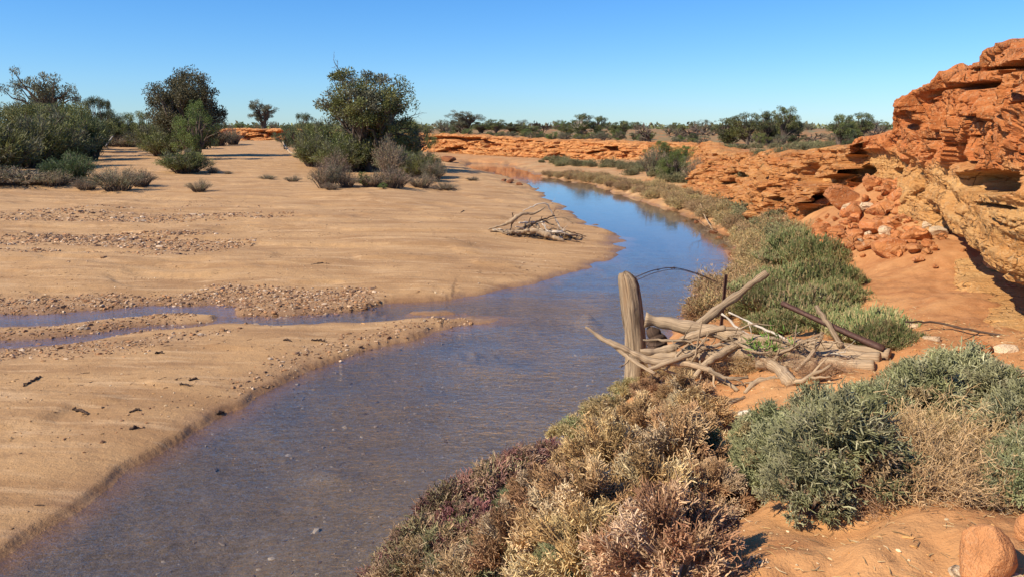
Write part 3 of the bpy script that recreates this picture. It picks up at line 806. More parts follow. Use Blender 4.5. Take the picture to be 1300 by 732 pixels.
# rubble below the cliff
RUB = []
rr_ = np.random.default_rng(9)
cand = []
for i in range(300):
    t = rr_.uniform(); py = 198 + 132 * t ** .9
    cx = 1145 - 65 * t + 20 * math.sin(t * 5); cand.append((cx + rr_.normal() * (22 + 40 * t), py, rr_.choice([8, 11, 14, 18, 24, 30], p=[.22, .22, .2, .16, .12, .08])))
cp = hit([c[0] for c in cand], [c[1] for c in cand])
for i, (c, P) in enumerate(zip(cand, cp)):
    if P[1] > 26 or c[0] < 985: continue
    pale = rr_.uniform() < .07
    put_rock((ROCKS_P if pale else ROCKS)[i % (2 if pale else 6)], 'rock', 0, 0, c[2], 'cream coloured broken rock in the rubble heap below the cliff' if pale else 'angular red broken rock in the rubble heap below the cliff',
             'cream rocks in the rubble heap' if pale else 'red rocks in the rubble heap', P=P, sink=.2)
for a, b, w_, lab, me, sz in [(1130, 322, 62, 'big squat red block with a crumbly pale top at the foot of the rubble', ROCKS[1], (1, .8, .85)), (1087, 308, 18, 'small cream stone beside the squat red block below the rubble', ROCKS_P[0], None),
                              (1165, 303, 34, 'red angular boulder above the squat block in the rubble', ROCKS[2], None), (1030, 268, 44, 'tilted reddish slab lying left of the rubble heap', ROCKS[3], (1, .7, .8)),
                              (985, 262, 52, 'long flat topped pink block above the grey green shrubs', SLABS[2], (1, .7, 1.6)), (1125, 228, 60, 'large ridged pink block leaning at the top of the rubble', ROCKS[4], (.8, .8, 1.5)),
                              (1075, 262, 66, 'wide pink slab halfway up the rubble heap', ROCKS[5], (1, .7, .8)), (1110, 275, 40, 'red block in the middle of the rubble heap', ROCKS[0], None)]:
    put_rock(me, 'boulder', a, b, w_, lab, sz=sz, sink=.25)
# loose stones by the near path
put_rock(BOULDER, 'boulder', 1246, 726, 84, 'smooth rounded orange boulder on the bare red soil', sz=(1, .9, 1.08), sink=.12, rot=(.1, -.15, .6))
put_rock(BOULDER, 'boulder', 1308, 690, 44, 'rounded orange stone beside the smooth orange boulder', sz=(1, .9, 1.1), sink=.1, rot=(0, .2, 2))
put_rock(ROCKS_P[1], 'stone', 1214, 728, 30, 'crumbly cream stone on the soil beside the orange boulder', sz=(1, .8, .6))
put_rock(ROCKS_P[0], 'stone', 1290, 735, 34, 'pale flat stone in front of the orange boulder', sz=(1, .7, .5))
for a, b, w_ in [(870, 279, 9), (884, 283, 11), (912, 303, 12), (918, 312, 16), (905, 296, 13), (930, 325, 14), (936, 332, 12), (878, 277, 7), (940, 318, 14), (648, 232, 14), (660, 235, 10), (640, 230, 10), (570, 206, 24), (553, 205, 14), (600, 212, 5), (710, 241, 4), (741, 219, 5)]:
    put_rock(ROCKS_D[rnd.randrange(2)], 'rock', a, b, w_, 'dark wet rock at the edge of the creek', 'wet rocks along the waterline', sz=(1, .8, .8))
for a, b, w_, lab, me, sz in [(1185, 432, 30, 'flat crusty cream stone on the orange ledge above the samphire', ROCKS_P[0], (1, .7, .45)), (1275, 446, 40, 'broad cracked cream slab on the orange ledge', ROCKS_P[1], (1, .6, .4)), (1238, 448, 44, 'brown orange rock half hidden behind the samphire top', ROCKS[2], (1, .8, 1.1)),
                              (1290, 372, 44, 'grey tan rock wedged under the cliff overhang', ROCKS[5], (1, .7, .6)), (1262, 345, 40, 'long red rock lying in the shade of the overhang', SLABS[1], (1, .6, 1.2)), (1160, 415, 26, 'small cream stone beside the thin dark root', ROCKS_P[0], (1, .8, .5))]:
    put_rock(me, 'rock', a, b, w_, lab, sz=sz, sink=.3)
# ledges jutting from the red banks: pieces of the cliff
def ledges(rng_px, rng_py, n, w0, w1, seed):
    rg = np.random.default_rng(seed)
    a = rg.uniform(*rng_px, size=n); t = rg.uniform(0, 1, n)
    lo = np.interp(a, rng_py[0], rng_py[1]); hi = np.interp(a, rng_py[0], rng_py[2])
    P = hit(a, hi + (lo - hi) * t)
    for i in range(n):
        r = .5 * rg.uniform(w0, w1) / FPX * P[i, 1]
        o = obj('rock_slab', SLABS[i % 5], BANK, (P[i, 0], P[i, 1] + r * .2, P[i, 2] + .03), (rg.normal() * .06, rg.normal() * .08, rg.uniform(-.5, .5) + (math.pi if rg.uniform() < .5 else 0)),
                (r, r * rg.uniform(.5, .9), r * rg.uniform(.5, 1.0)))
ledges((900, 1100), ([900, 960, 1060, 1100], [224, 240, 254, 262], [205, 205, 205, 215]), 26, 18, 46, 5)

# ------------------------------------------------------------------ gravel and pebbles
def build_pebbles(name, label, P, size, pal, rng):
    n = len(P)
    ph = (1 + 5 ** .5) / 2
    ico = np.array([(-1, ph, 0), (1, ph, 0), (-1, -ph, 0), (1, -ph, 0), (0, -1, ph), (0, 1, ph), (0, -1, -ph), (0, 1, -ph), (ph, 0, -1), (ph, 0, 1), (-ph, 0, -1), (-ph, 0, 1)]) / 1.9
    fac = np.array([(0, 11, 5), (0, 5, 1), (0, 1, 7), (0, 7, 10), (0, 10, 11), (1, 5, 9), (5, 11, 4), (11, 10, 2), (10, 7, 6), (7, 1, 8), (3, 9, 4), (3, 4, 2), (3, 2, 6), (3, 6, 8), (3, 8, 9), (4, 9, 5), (2, 4, 11), (6, 2, 10), (8, 6, 7), (9, 8, 1)])
    A = rng.uniform(0, 6.28, n); ca, sa = np.cos(A)[:, None], np.sin(A)[:, None]
    sc3 = np.stack([rng.uniform(.8, 1.5, n), rng.uniform(.6, 1, n), rng.uniform(.35, .7, n)], -1) * size[:, None] * .5
    v = ico[None] * sc3[:, None, :] * (1 + .22 * rng.normal(size=(n, 12, 1)))
    V = np.stack([v[..., 0] * ca - v[..., 1] * sa, v[..., 0] * sa + v[..., 1] * ca, v[..., 2]], -1) + P[:, None, :]
    pal = np.array(pal); c = pal[rng.integers(0, len(pal), n)] * rng.uniform(.75, 1.2, (n, 1))
    mb = MB(); mb.add(V, None, (fac[None] + 12 * np.arange(n)[:, None, None]).reshape(-1, 3), np.repeat(c, 12, 0))
    o = obj(name, mb.mesh(name, M['pebble']))
    tag(o, label, 'gravel', None, 'stuff')

rg = np.random.default_rng(33)
def sample_gravel(x0, x1, y0, y1, n, dmin=-.12):
    x = rg.uniform(x0, x1, n); y = rg.uniform(y0, y1, n)
    g = gravel(x, y)
    k = rg.uniform(size=n) < g ** 1.15
    x, y = x[k], y[k]
    z, d = lookup(x, y)[:2]
    k = d > dmin
    return np.stack([x[k], y[k], z[k] + .004], -1)
PAL = [(.34, .20, .085), (.42, .26, .12), (.26, .145, .065), (.54, .37, .20), (.18, .11, .06), (.44, .24, .095), (.62, .47, .29)]
G1 = sample_gravel(-14, 1, 5.5, 15.5, 60000)
G2 = sample_gravel(-24, -2, 15.5, 28, 90000)
_g = np.concatenate([G1, G2]); _g = _g if len(_g) < 34000 else _g[rg.permutation(len(_g))[:34000]]
build_pebbles('gravel', 'brown and cream gravel in bands across the sand bars', _g, rg.lognormal(-3.42, .55, len(_g)).clip(.012, .11) * np.clip(_g[:, 1] / 14, .6, 1.5), PAL, rg)
# stones on the creek bed and litter on the sand and red soil
x = rg.uniform(-9, 2, 16000); y = rg.uniform(4, 12, 16000); z, d, rd, wt = lookup(x, y)
k = (d < -.08); BP = np.stack([x, y, z - .006], -1)[k & (noise(x * .5, y * .9, 0, 88) > -.1)][:3800]
build_pebbles('creek_bed_stones', 'brown stones under the shallow clear water', BP, rg.lognormal(-3.6, .35, len(BP)), [(.10, .07, .055), (.15, .105, .08), (.20, .15, .115), (.08, .055, .048), (.30, .24, .185)], rg)
x = rg.uniform(-.5, 5, 5000); y = rg.uniform(2.5, 13, 5000); z, d, rd, wt = lookup(x, y)
k = (d > .5) & (rd > .7); SP = np.stack([x, y, z + .002], -1)[k][:2600]
build_pebbles('soil_stones', 'small pale stones strewn on the red soil', SP, rg.lognormal(-4.2, .5, len(SP)), [(.48, .22, .085), (.54, .34, .18), (.36, .14, .05), (.56, .40, .25), (.42, .2, .08)], rg)
x = rg.uniform(-16, 3, 9000); y = rg.uniform(5, 26, 9000); z, d, rd, wt = lookup(x, y)
k = (d > .15) & (rd < .3) & (noise(x * .6, y * 1.4, 0, 77) > .0); SP = np.stack([x, y, z + .002], -1)[k][:3500]
build_pebbles('sand_grit', 'scattered pale and dark grit on the orange sand', SP, rg.lognormal(-3.9, .4, len(SP)), PAL, rg)

# ------------------------------------------------------------------ plants
def shoot_mesh(name, seed, R, H, n, cols, mat, side=6, rad=.0048, sl=.05, lean=.35, twist=.10, keep=None):
    """an upright succulent shrub: rooted shoots with upright side twigs over a domed outline"""
    rg = np.random.default_rng(seed)
    a = rg.uniform(0, 6.28, n); rr = np.sqrt(rg.uniform(0, 1, n))
    ox, oy = np.cos(a) * rr, np.sin(a) * rr
    lump = 1 + .30 * noise(ox * 2.6, oy * 2.6, 0, seed)
    top = H * (1 - .62 * rr ** 2.4) * lump * rg.uniform(.72, 1.05, n)
    bx = np.stack([ox * R * .72, oy * R * .72, 0 * ox - .03], -1)
    tip = np.stack([ox * R + rg.normal(size=n) * twist * R * .5, oy * R + rg.normal(size=n) * twist * R * .5, top], -1)
    t = np.linspace(0, 1, 4)[None, :, None]
    P = bx[:, None] * (1 - t) + tip[:, None] * t
    P[..., :2] -= (np.stack([ox, oy], -1) * R * lean * .25)[:, None] * np.sin(t * math.pi)
    P[:, 1:3] += rg.normal(size=(n, 2, 3)) * .012
    Rr = rad * np.array([1.1, 1, .95, .55])[None] * rg.uniform(.7, 1.2, (n, 1))
    cols = np.array(cols)
    c = cols[rg.integers(0, len(cols), n)] * rg.uniform(.75, 1.25, (n, 1))
    mb = MB(); mb.tubes(P, Rr, 3, c)
    m = n * side
    pi = np.repeat(np.arange(n), side)
    tt = rg.uniform(.42, .97, m)
    k0 = np.minimum((tt * 3).astype(int), 2); fr = (tt * 3 - k0)[:, None]
    b = P[pi, k0] * (1 - fr) + P[pi, k0 + 1] * fr
    aa = rg.uniform(0, 6.28, m)
    L = sl * rg.uniform(.5, 1.3, m)
    d1 = np.stack([np.cos(aa) * .75, np.sin(aa) * .75, rg.uniform(.3, .9, m)], -1)
    p1 = b + d1 * L[:, None] * .5; p2 = p1 + (d1 * np.array([.25, .25, 1.0]) + np.array([0, 0, .3])) * L[:, None] * .75
    mb.tubes(np.stack([b, p1, p2], 1), rad * np.array([.7, .95, .55])[None] * rg.uniform(.7, 1.2, (m, 1)), 3, c[pi] * rg.uniform(.85, 1.15, (m, 1)))
    return mb.mesh(name, mat)

def branching(rg, base, dirs, lens, rads, levels, kids, spread, up=0.0, shrink=.62, k=5, wob=.12, t0=.3):
    """levels of crooked tapering branches; returns a list of (P,R)"""
    out = []
    P0, D0, L0, R0 = base, unit(dirs), lens, rads
    for lv in range(levels):
        n = len(P0); t = np.linspace(0, 1, k)[None, :, None]
        P = P0[:, None] + D0[:, None] * L0[:, None, None] * t
        w = np.cumsum(rg.normal(size=(n, k, 3)) * wob, 1) * L0[:, None, None] / k * 2; w[:, 0] = 0
        P = P + w; P[..., 2] += up * L0[:, None] * (t[..., 0] ** 2)
        R = R0[:, None] * (1 - .6 * t[..., 0])
        out.append((P, R))
        if lv == levels - 1: break
        pi = np.repeat(np.arange(n), kids[lv]); m = len(pi)
        tt = rg.uniform(t0, 1.0, m); kk = np.minimum((tt * (k - 1)).astype(int), k - 2); fr = (tt * (k - 1) - kk)[:, None]
        P0 = P[pi, kk] * (1 - fr) + P[pi, kk + 1] * fr
        D0 = unit(unit(P[pi, kk + 1] - P[pi, kk]) + rg.normal(size=(m, 3)) * spread)
        L0 = L0[pi] * shrink * rg.uniform(.6, 1.25, m); R0 = R[pi, kk] * .68
    return out

def twig_mesh(name, seed, R, H, n0, cols, mat, levels=4, kids=(3, 3, 3), rad=.006, spread=.55, flat=1.0, leaf=0, lcols=None, leafl=.03, leafw=.09):
    rg = np.random.default_rng(seed)
    a = rg.uniform(0, 6.28, n0); el = np.arccos(rg.uniform(0, 1, n0)) * .95
    d = np.stack([np.cos(a) * np.sin(el), np.sin(a) * np.sin(el), np.cos(el) * flat + .1], -1)
    L = .60 / np.sqrt((d[:, 0] / R) ** 2 + (d[:, 1] / R) ** 2 + (d[:, 2] / H) ** 2) * rg.uniform(.7, 1.1, n0) * (1 + .38 * noise(d[:, 0] * 2.4, d[:, 1] * 2.4, d[:, 2] * 2.4, seed))
    base = np.stack([np.cos(a), np.sin(a), 0 * a], -1) * R * .25 * rg.uniform(0, 1, n0)[:, None]
    cols = np.array(cols); mb = MB()
    br = branching(rg, base, d, L, np.full(n0, rad), levels, kids, spread, .05, .60, 4, .16)
    for i, (P, Rr) in enumerate(br):
        P[..., 2] = np.maximum(P[..., 2], .005)
        c = cols[rg.integers(0, len(cols), len(P))] * rg.uniform(.7, 1.25, (len(P), 1))
        mb.tubes(P, np.maximum(Rr, .0016 * rad / .006), 3, c)
    if leaf:
        P, Rr = br[-1]; pi = rg.integers(0, len(P), leaf); t = rg.uniform(.3, 1, leaf)[:, None]
        C = P[pi, 1] * (1 - t) + P[pi, -1] * t
        lc = np.array(lcols)
        mb.leaves(C, unit(P[pi, -1] - P[pi, 0]) + rg.normal(size=(leaf, 3)) * .6 + np.array([0, 0, .3]), leafl * rg.uniform(.6, 1.3, leaf), leafl * leafw, rg, lc[rg.integers(0, len(lc), leaf)] * rg.uniform(.7, 1.3, (leaf, 1)))
    return mb.mesh(name, mat)

def tuft_mesh(name, seed, R, H, nt_, per, cols, mat, tr=.11, rad=.0045, side=4, sl=.035, stem=None):
    """a dry rounded bush: many separate fans of twigs on bent stems, dark gaps between the fans"""
    rg = np.random.default_rng(seed)
    a = rg.uniform(0, 6.28, nt_); rr = np.sqrt((np.arange(nt_) + .5) / nt_)
    a = np.arange(nt_) * 2.39996 + rg.normal(size=nt_) * .25
    lift = (1 - .75 * rr ** 2.2) * rg.uniform(.6, 1.1, nt_)
    tip = np.stack([np.cos(a) * rr * R, np.sin(a) * rr * R, H * lift + .04], -1)
    nrm = unit(np.stack([np.cos(a) * rr * 1.1, np.sin(a) * rr * 1.1, 1.0 - .55 * rr], -1))
    root = tip - nrm * (.55 * H * (.5 + .5 * lift))[:, None]; root[:, 2] = np.maximum(root[:, 2], .02)
    cols = np.array(cols); tc = cols[rg.integers(0, len(cols), nt_)] * rg.uniform(.75, 1.2, (nt_, 1))
    g = np.stack([np.cos(a), np.sin(a), 0 * a], -1) * (rr * R * .25)[:, None]
    mb = MB(); t = np.linspace(0, 1, 4)[None, :, None]
    Sx = g[:, None] * (1 - t) + root[:, None] * t; Sx[:, 1:3] += rg.normal(size=(nt_, 2, 3)) * .02
    mb.tubes(Sx, rad * 1.9 * np.array([1.3, 1, .9, .7])[None] * np.ones((nt_, 1)), 4, (np.array(stem or (.46, .37, .27))[None] * rg.uniform(.6, 1.15, (nt_, 1))))
    n = nt_ * per; ti = np.repeat(np.arange(nt_), per)
    off = rg.normal(size=(n, 3)) * tr * .62 * rg.uniform(.7, 1.35, nt_)[ti][:, None]
    e = tip[ti] + off - nrm[ti] * (np.sum(off * nrm[ti], 1) * .4 + np.linalg.norm(off, axis=1) ** 2 * 2.0)[:, None]
    e[:, 2] = np.maximum(e[:, 2], .01)
    b = root[ti] + rg.normal(size=(n, 3)) * .012
    P = b[:, None] * (1 - t) + e[:, None] * t
    P[:, 1] -= .22 * (e - tip[ti]) ; P[:, 1:] += rg.normal(size=(n, 3, 3)) * .007
    P[..., 2] = np.maximum(P[..., 2], .005)
    c = tc[ti] * rg.uniform(.75, 1.3, (n, 1))
    mb.tubes(P, rad * np.array([1.0, .9, .75, .5])[None] * rg.uniform(.6, 1.2, (n, 1)), 3, c)
    m = n * side; pi = np.repeat(np.arange(n), side); tt = rg.uniform(.5, 1.0, m); k0 = np.minimum((tt * 3).astype(int), 2); fr = (tt * 3 - k0)[:, None]
    b = P[pi, k0] * (1 - fr) + P[pi, k0 + 1] * fr
    d = unit(unit(P[pi, 3] - P[pi, 1]) + rg.normal(size=(m, 3)) * .75); L = sl * rg.uniform(.5, 1.4, m)
    p1 = b + d * L[:, None] * .55 + rg.normal(size=(m, 3)) * .004; p2 = p1 + (d + rg.normal(size=(m, 3)) * .5) * L[:, None] * .5
    mb.tubes(np.stack([b, p1, p2], 1), rad * np.array([.65, .85, .6])[None] * rg.uniform(.6, 1.3, (m, 1)), 3, c[pi] * rg.uniform(.8, 1.25, (m, 1)))
    return mb.mesh(name, mat)

GREEN = [(.285, .285, .14), (.325, .32, .165), (.245, .25, .115), (.375, .355, .195), (.305, .30, .145)]
GREEN2 = [(.19, .21, .075), (.22, .235, .09), (.16, .18, .065), (.27, .26, .11), (.36, .27, .135), (.34, .25, .12)]
TAN = [(.46, .295, .14), (.56, .39, .20), (.38, .225, .105), (.60, .45, .265), (.34, .20, .10)]
TANF = [(.46, .31, .15), (.54, .37, .19), (.38, .27, .14), (.28, .25, .13), (.58, .43, .25)]
RED = [(.24, .10, .088), (.29, .13, .105), (.21, .10, .085), (.34, .21, .135), (.32, .24, .13), (.20, .16, .085), (.27, .15, .11)]
SAM = [tuft_mesh('samphire', 301 + i, .52, .64, 50, 28, GREEN + GREEN[:2] + [(.36, .27, .14)], M['samphire'], .085, .0058, 6, .05, (.40, .30, .20)) for i in range(3)]
SAM2 = [shoot_mesh('samphire_mid', 311 + i, .9, .55, 1000, GREEN2, M['samphire'], 5, .010, .09) for i in range(2)]
SAMR = [tuft_mesh('samphire_red', 321 + i, .42, .36, 42, 20, RED, M['samphire'], .085, .0056, 4, .045, (.25, .15, .10)) for i in range(2)]
SAMG = [tuft_mesh('samphire_tan', 331 + i, .48, .34, 44, 22, [(.44, .31, .15), (.50, .37, .20), (.36, .27, .13), (.27, .26, .12)], M['samphire'], .09, .0052, 4, .045) for i in range(2)]
DEAD = [tuft_mesh('dead_bush', 341 + i, .52, .62, 34, 34, TAN + TAN[:4] + [(.46, .28, .14)], M['twig'], .068, .0048, 5, .042, (.58, .49, .38)) for i in range(3)]
DEADB = [twig_mesh('tangle', 351, .45, .30, 110, [(.46, .29, .14), (.54, .37, .20), (.38, .23, .11)], M['twig'], 4, (3, 3, 2), .0055, .8, .5, 2500, [(.40, .26, .13), (.46, .31, .17)], .03)]
TUFT = [twig_mesh('dry_tuft', 361 + i, .6, .35, 90, TANF, M['twig'], 3, (5, 3), .008, .5, 1, 4200, [(.40, .25, .11), (.32, .22, .10), (.26, .21, .09), (.44, .28, .14)], .075, .10) for i in range(2)]
TUFTG = [twig_mesh('green_tuft', 371 + i, .8, .45, 70, [(.20, .15, .08)], M['twig'], 3, (5, 3), .008, .5, 1, 5600, [(.19, .19, .085), (.16, .17, .07), (.24, .22, .11), (.30, .24, .13)], .085, .13) for i in range(2)]

def plant(me, name, px, py, s, label, cat, group, P=None, sq=None):
    if P is None: P = hit(px, py)[0]
    sc_ = (s * rnd.uniform(.9, 1.1), s * rnd.uniform(.9, 1.1), s * rnd.uniform(.88, 1.1)) if sq is None else sq
    o = obj(name, me, None, (P[0], P[1], P[2] - .01), (rnd.uniform(-.06, .06), rnd.uniform(-.06, .06), rnd.uniform(0, 6.28)), sc_)
    tag(o, label, cat, group)
    return o

LG = ('grey green samphire bush on the near red bank', 'shrub', 'green samphire on the near bank')
for i, (a, b, s) in enumerate([(1000, 620, .72), (1065, 625, .75), (975, 585, .62), (1040, 580, .75), (1105, 575, .75), (1165, 540, .78), (1215, 515, .85), (1255, 530, .65), (1296, 570, .6), (1095, 548, .62), (1020, 645, .5), (1288, 640, .42), (1306, 615, .5), (1150, 522, .6), (1300, 535, .5), (1055, 600, .65), (950, 605, .42), (1030, 558, .5)]):
    plant(SAM[i % 3], 'samphire_bush', a, b, s, *LG)
LD = ('tangled bare tan twig mat in the middle of the green samphire', 'shrub', 'dead twig mats among the green samphire')
for a, b, s in [(1185, 612, .95), (1145, 630, .8), (1215, 585, .95), (1170, 580, .8), (1100, 640, .6), (1235, 625, .7)]:
    plant(DEADB[0], 'twig_mat', a, b, s, *LD)
LB = ('dead tan bush of dense dry twigs beside the water', 'shrub', 'dead bushes on the near bank')
for i, (a, b, s) in enumerate([(740, 700, .85), (830, 690, .9), (860, 620, .85), (770, 620, .8), (690, 660, .7), (880, 560, .8), (810, 560, .75), (650, 740, .75), (750, 760, .9), (850, 745, .8), (870, 520, .65), (900, 655, .55), (830, 510, .6)]):
    plant(DEAD[i % 3], 'dead_bush', a, b, s, *LB)
LT = ('tan and straw coloured samphire on the water edge', 'shrub', 'straw coloured samphire on the near bank')
for i, (a, b, s) in enumerate([(770, 530, .75), (735, 560, .7), (800, 500, .6), (560, 720, .7), (520, 760, .8), (600, 755, .75), (640, 690, .6), (700, 720, .7), (790, 660, .55), (590, 690, .5)]):
    plant(SAMG[i % 2], 'samphire_bush', a, b, s, *LT)
for i, (a, b, s) in enumerate([(620, 645, .9), (578, 662, .85), (662, 612, .85), (545, 700, .8), (695, 592, .65), (515, 730, .75), (600, 680, .75), (640, 628, .8), (560, 725, .6), (490, 760, .7)]):
    plant(SAMR[i % 2], 'samphire_bush', a, b, s, 'purple red samphire along the water edge', 'shrub', 'purple red samphire on the near bank')
for i, (a, b, s) in enumerate([(650, 660, .45), (890, 590, .4), (800, 590, .4), (840, 640, .35), (740, 660, .4), (720, 740, .4)]):
    plant(SAM[i % 2], 'samphire_sprig', a, b, s, 'small green samphire sprig among the dead tan bushes', 'shrub', 'green sprigs among the dead bushes')
for i, (a, b, s) in enumerate([(868, 482, .6), (905, 478, .65), (945, 470, .6), (985, 466, .6), (1040, 478, .55), (842, 478, .55)]):
    plant(DEADB[0], 'twig_tangle', a, b, s, 'flattened tangle of tan twigs caught under the driftwood raft', 'twigs', 'twig tangles under the driftwood')
# shrubs on the middle of the right bank
LM = ('dark green samphire bush on the bank below the rubble', 'shrub', 'green samphire below the rubble')
for i, (a, b, s) in enumerate([(1015, 318, 1.0), (1035, 335, .95), (995, 335, .9), (1040, 365, .95), (1005, 370, 1.0), (985, 395, .9), (1025, 400, 1.0), (1060, 385, .75), (1075, 360, .5), (970, 375, .8), (1108, 430, .8), (1060, 415, .7), (1128, 438, .55), (960, 400, .6), (985, 418, .6)]):
    plant(SAM2[i % 2], 'samphire_bush', a, b, s * .8, *LM)
LQ = ('dry straw coloured tuft on the creek bank', 'grass tuft', 'dry tufts on the right bank')
tu = []
for (x0, y0, x1, y1, sp, n) in [(900, 385, 960, 335, 22, 16), (930, 330, 985, 300, 20, 14), (950, 300, 990, 262, 16, 14), (880, 268, 950, 262, 12, 10), (800, 236, 940, 272, 7, 50), (700, 222, 870, 246, 5, 50), (870, 410, 930, 385, 12, 8)]:
    for j in range(n):
        t = rnd.random(); tu.append((x0 + (x1 - x0) * t + rnd.gauss(0, sp), y0 + (y1 - y0) * t + rnd.gauss(0, sp * .4)))
_rb = np.array([(695, 224), (740, 230), (790, 243), (840, 259), (880, 272), (905, 284), (930, 300), (948, 322), (952, 345), (930, 368), (900, 388)], float)
for j in range(150):
    t = rnd.random() * (len(_rb) - 1); i0 = int(t); p_ = _rb[i0] * (1 - t + i0) + _rb[min(i0 + 1, len(_rb) - 1)] * (t - i0)
    tu.append((p_[0] + abs(rnd.gauss(0, 14)) + 3, p_[1] - abs(rnd.gauss(0, 4)) * (.5 + .02 * (p_[1] - 220))))
tp = hit([t[0] for t in tu], [t[1] for t in tu])
dd = lookup(tp[:, 0], tp[:, 1])[1]
for i in range(len(tu)):
    if dd[i] < .18: continue
    plant(TUFT[i % 2], 'dry_tuft', 0, 0, rnd.uniform(.5, .95), *LQ, P=tp[i])
LR = ('low grey green bush on the creek bank beyond the pool', 'shrub', 'low green bushes on the right bank')
tu = []
WHERE = ['low grey green bush on the grassy flat below the far red bank', 'low grey green bush on the slope between pool and red ledges', 'low grey green bush beside the flat topped pink block', 'low grey green bush growing against the broken ledges', 'low grey green bush on the rim above the broken ledges', 'low grey green bush on the bank under the rubble heap']
WGRP = ['bushes below the far bank', 'bushes on the slope by the pool', 'bushes by the pink block', 'bushes against the ledges', 'bushes on the rim of the ledges', 'bushes under the rubble']
for ri, (x0, y0, x1, y1, sp, n) in enumerate([(690, 206, 900, 220, 4, 60), (800, 215, 950, 245, 7, 40), (930, 262, 985, 285, 10, 12), (900, 236, 1010, 258, 6, 30), (910, 190, 1090, 188, 3, 24), (960, 290, 1000, 310, 10, 6)]):
    for j in range(n):
        t = rnd.random(); tu.append((x0 + (x1 - x0) * t + rnd.gauss(0, sp), y0 + (y1 - y0) * t + rnd.gauss(0, sp * .4), ri))
tp = hit([t[0] for t in tu], [t[1] for t in tu]); dd = lookup(tp[:, 0], tp[:, 1])[1]
for i in range(len(tu)):
    if dd[i] < .3 or tp[i, 1] > 90: continue
    plant(TUFTG[i % 2], 'low_bush', 0, 0, rnd.uniform(.45, .85) * (1 if tp[i, 1] < 25 else 1.1), WHERE[tu[i][2]], 'shrub', WGRP[tu[i][2]], P=tp[i])

# ------------------------------------------------------------------ trees and big shrubs
def tree_meshes(seed, H, W, nclump, nleaf, cols, stems=3, cb=.3, lw=.05, ll=.22, cr=.5, shape=1.0, holes=.0, bare=0):
    rg = np.random.default_rng(seed)
    tk = MB(); cr_ = MB()
    # clump centres spread over a lumpy crown
    C = []
    while len(C) < nclump:
        p = rg.uniform(-1, 1, 3); r = np.linalg.norm(p)
        if r > 1 or r < .35 * rg.uniform(): continue
        q = unit(p); lim = .76 + .50 * float(noise(np.array([q[0] * 1.6 + seed]), q[1] * 1.6, q[2] * 1.6, seed)[0])
        if r > lim: continue
        if holes and float(noise(np.array([p[0] * 2.3 + 9]), p[1] * 2.3, p[2] * 2.3, seed + 3)[0]) > 1 - holes * 1.6: continue
        zc = cb + (1 - cb) * (p[2] * .5 + .5)
        wd = 1.0 if shape == 1 else (.55 + .45 * (1 - abs(p[2])))
        C.append((p[0] * W * .5 * wd, p[1] * W * .5 * wd, zc * H))
    C = np.array(C)
    # stems and limbs
    sa = rg.uniform(0, 6.28, stems); tops = np.stack([np.cos(sa) * W * .16, np.sin(sa) * W * .16, np.full(stems, H * (cb + .35))], -1) + rg.normal(size=(stems, 3)) * W * .03
    t = np.linspace(0, 1, 6)[None, :, None]
    b0 = np.stack([np.cos(sa), np.sin(sa), 0 * sa], -1) * .05 * W * .3
    S = b0[:, None] * (1 - t) + tops[:, None] * t
    S[:, 1:] += np.cumsum(rg.normal(size=(stems, 5, 3)) * W * .012, 1); S[:, 0, 2] = -.15
    tr = .028 * H / math.sqrt(stems) + .03
    tk.tubes(S, tr * np.linspace(1, .45, 6)[None] * np.ones((stems, 1)), 6)
    si = np.argmin(np.linalg.norm(C[:, None, :2] - tops[None, :, :2], axis=2), 1)
    k0 = rg.integers(2, 5, nclump); st = S[si, k0]
    low = st[:, 2] > C[:, 2] * .95; st[low] = S[si[low], 1]
    t = np.linspace(0, 1, 5)[None, :, None]
    Lb = st[:, None] * (1 - t) + C[:, None] * t
    Lb[:, 1:4] += rg.normal(size=(nclump, 3, 3)) * W * .022; Lb[:, 1:4, 2] += .04 * H
    tk.tubes(Lb, tr * .42 * np.linspace(1, .2, 5)[None] * np.ones((nclump, 1)), 4)
    if bare:
        d = unit(C[:bare] - np.array([0, 0, H * .4])) + np.array([0, 0, .4])
        for P, R in branching(rg, C[:bare], d, np.full(bare, H * .14), np.full(bare, tr * .12), 3, (3, 3), .6): tk.tubes(P, R, 3)
    per = max(1, nleaf // nclump); m = per * nclump
    ci = np.repeat(np.arange(nclump), per)
    off = rg.normal(size=(m, 3)); off = unit(off) * (rg.uniform(0, 1, (m, 1)) ** .45) * cr * rg.uniform(.6, 1.25, nclump)[ci][:, None] * np.array([1.05, 1.05, .8])
    pos = C[ci] + off
    zk = H / pos[:, 2].max(); xk = W * .5 / np.quantile(np.hypot(pos[:, 0], pos[:, 1]), .985)
    kv = np.array([xk, xk, zk]); pos = pos * kv
    for arr in tk.v: arr *= kv
    D = unit(off) * .7 + rg.normal(size=(m, 3)) * .7 + np.array([0, 0, .15])
    cols = np.array(cols); cc = cols[rg.integers(0, len(cols), nclump)][ci] * rg.uniform(.7, 1.3, (m, 1))
    cr_.leaves(pos, D, ll * rg.uniform(.6, 1.3, m), lw * rg.uniform(.7, 1.3, m), rg, cc)
    return tk.mesh('trunk', M['bark']), cr_.mesh('crown', M['leaf'])

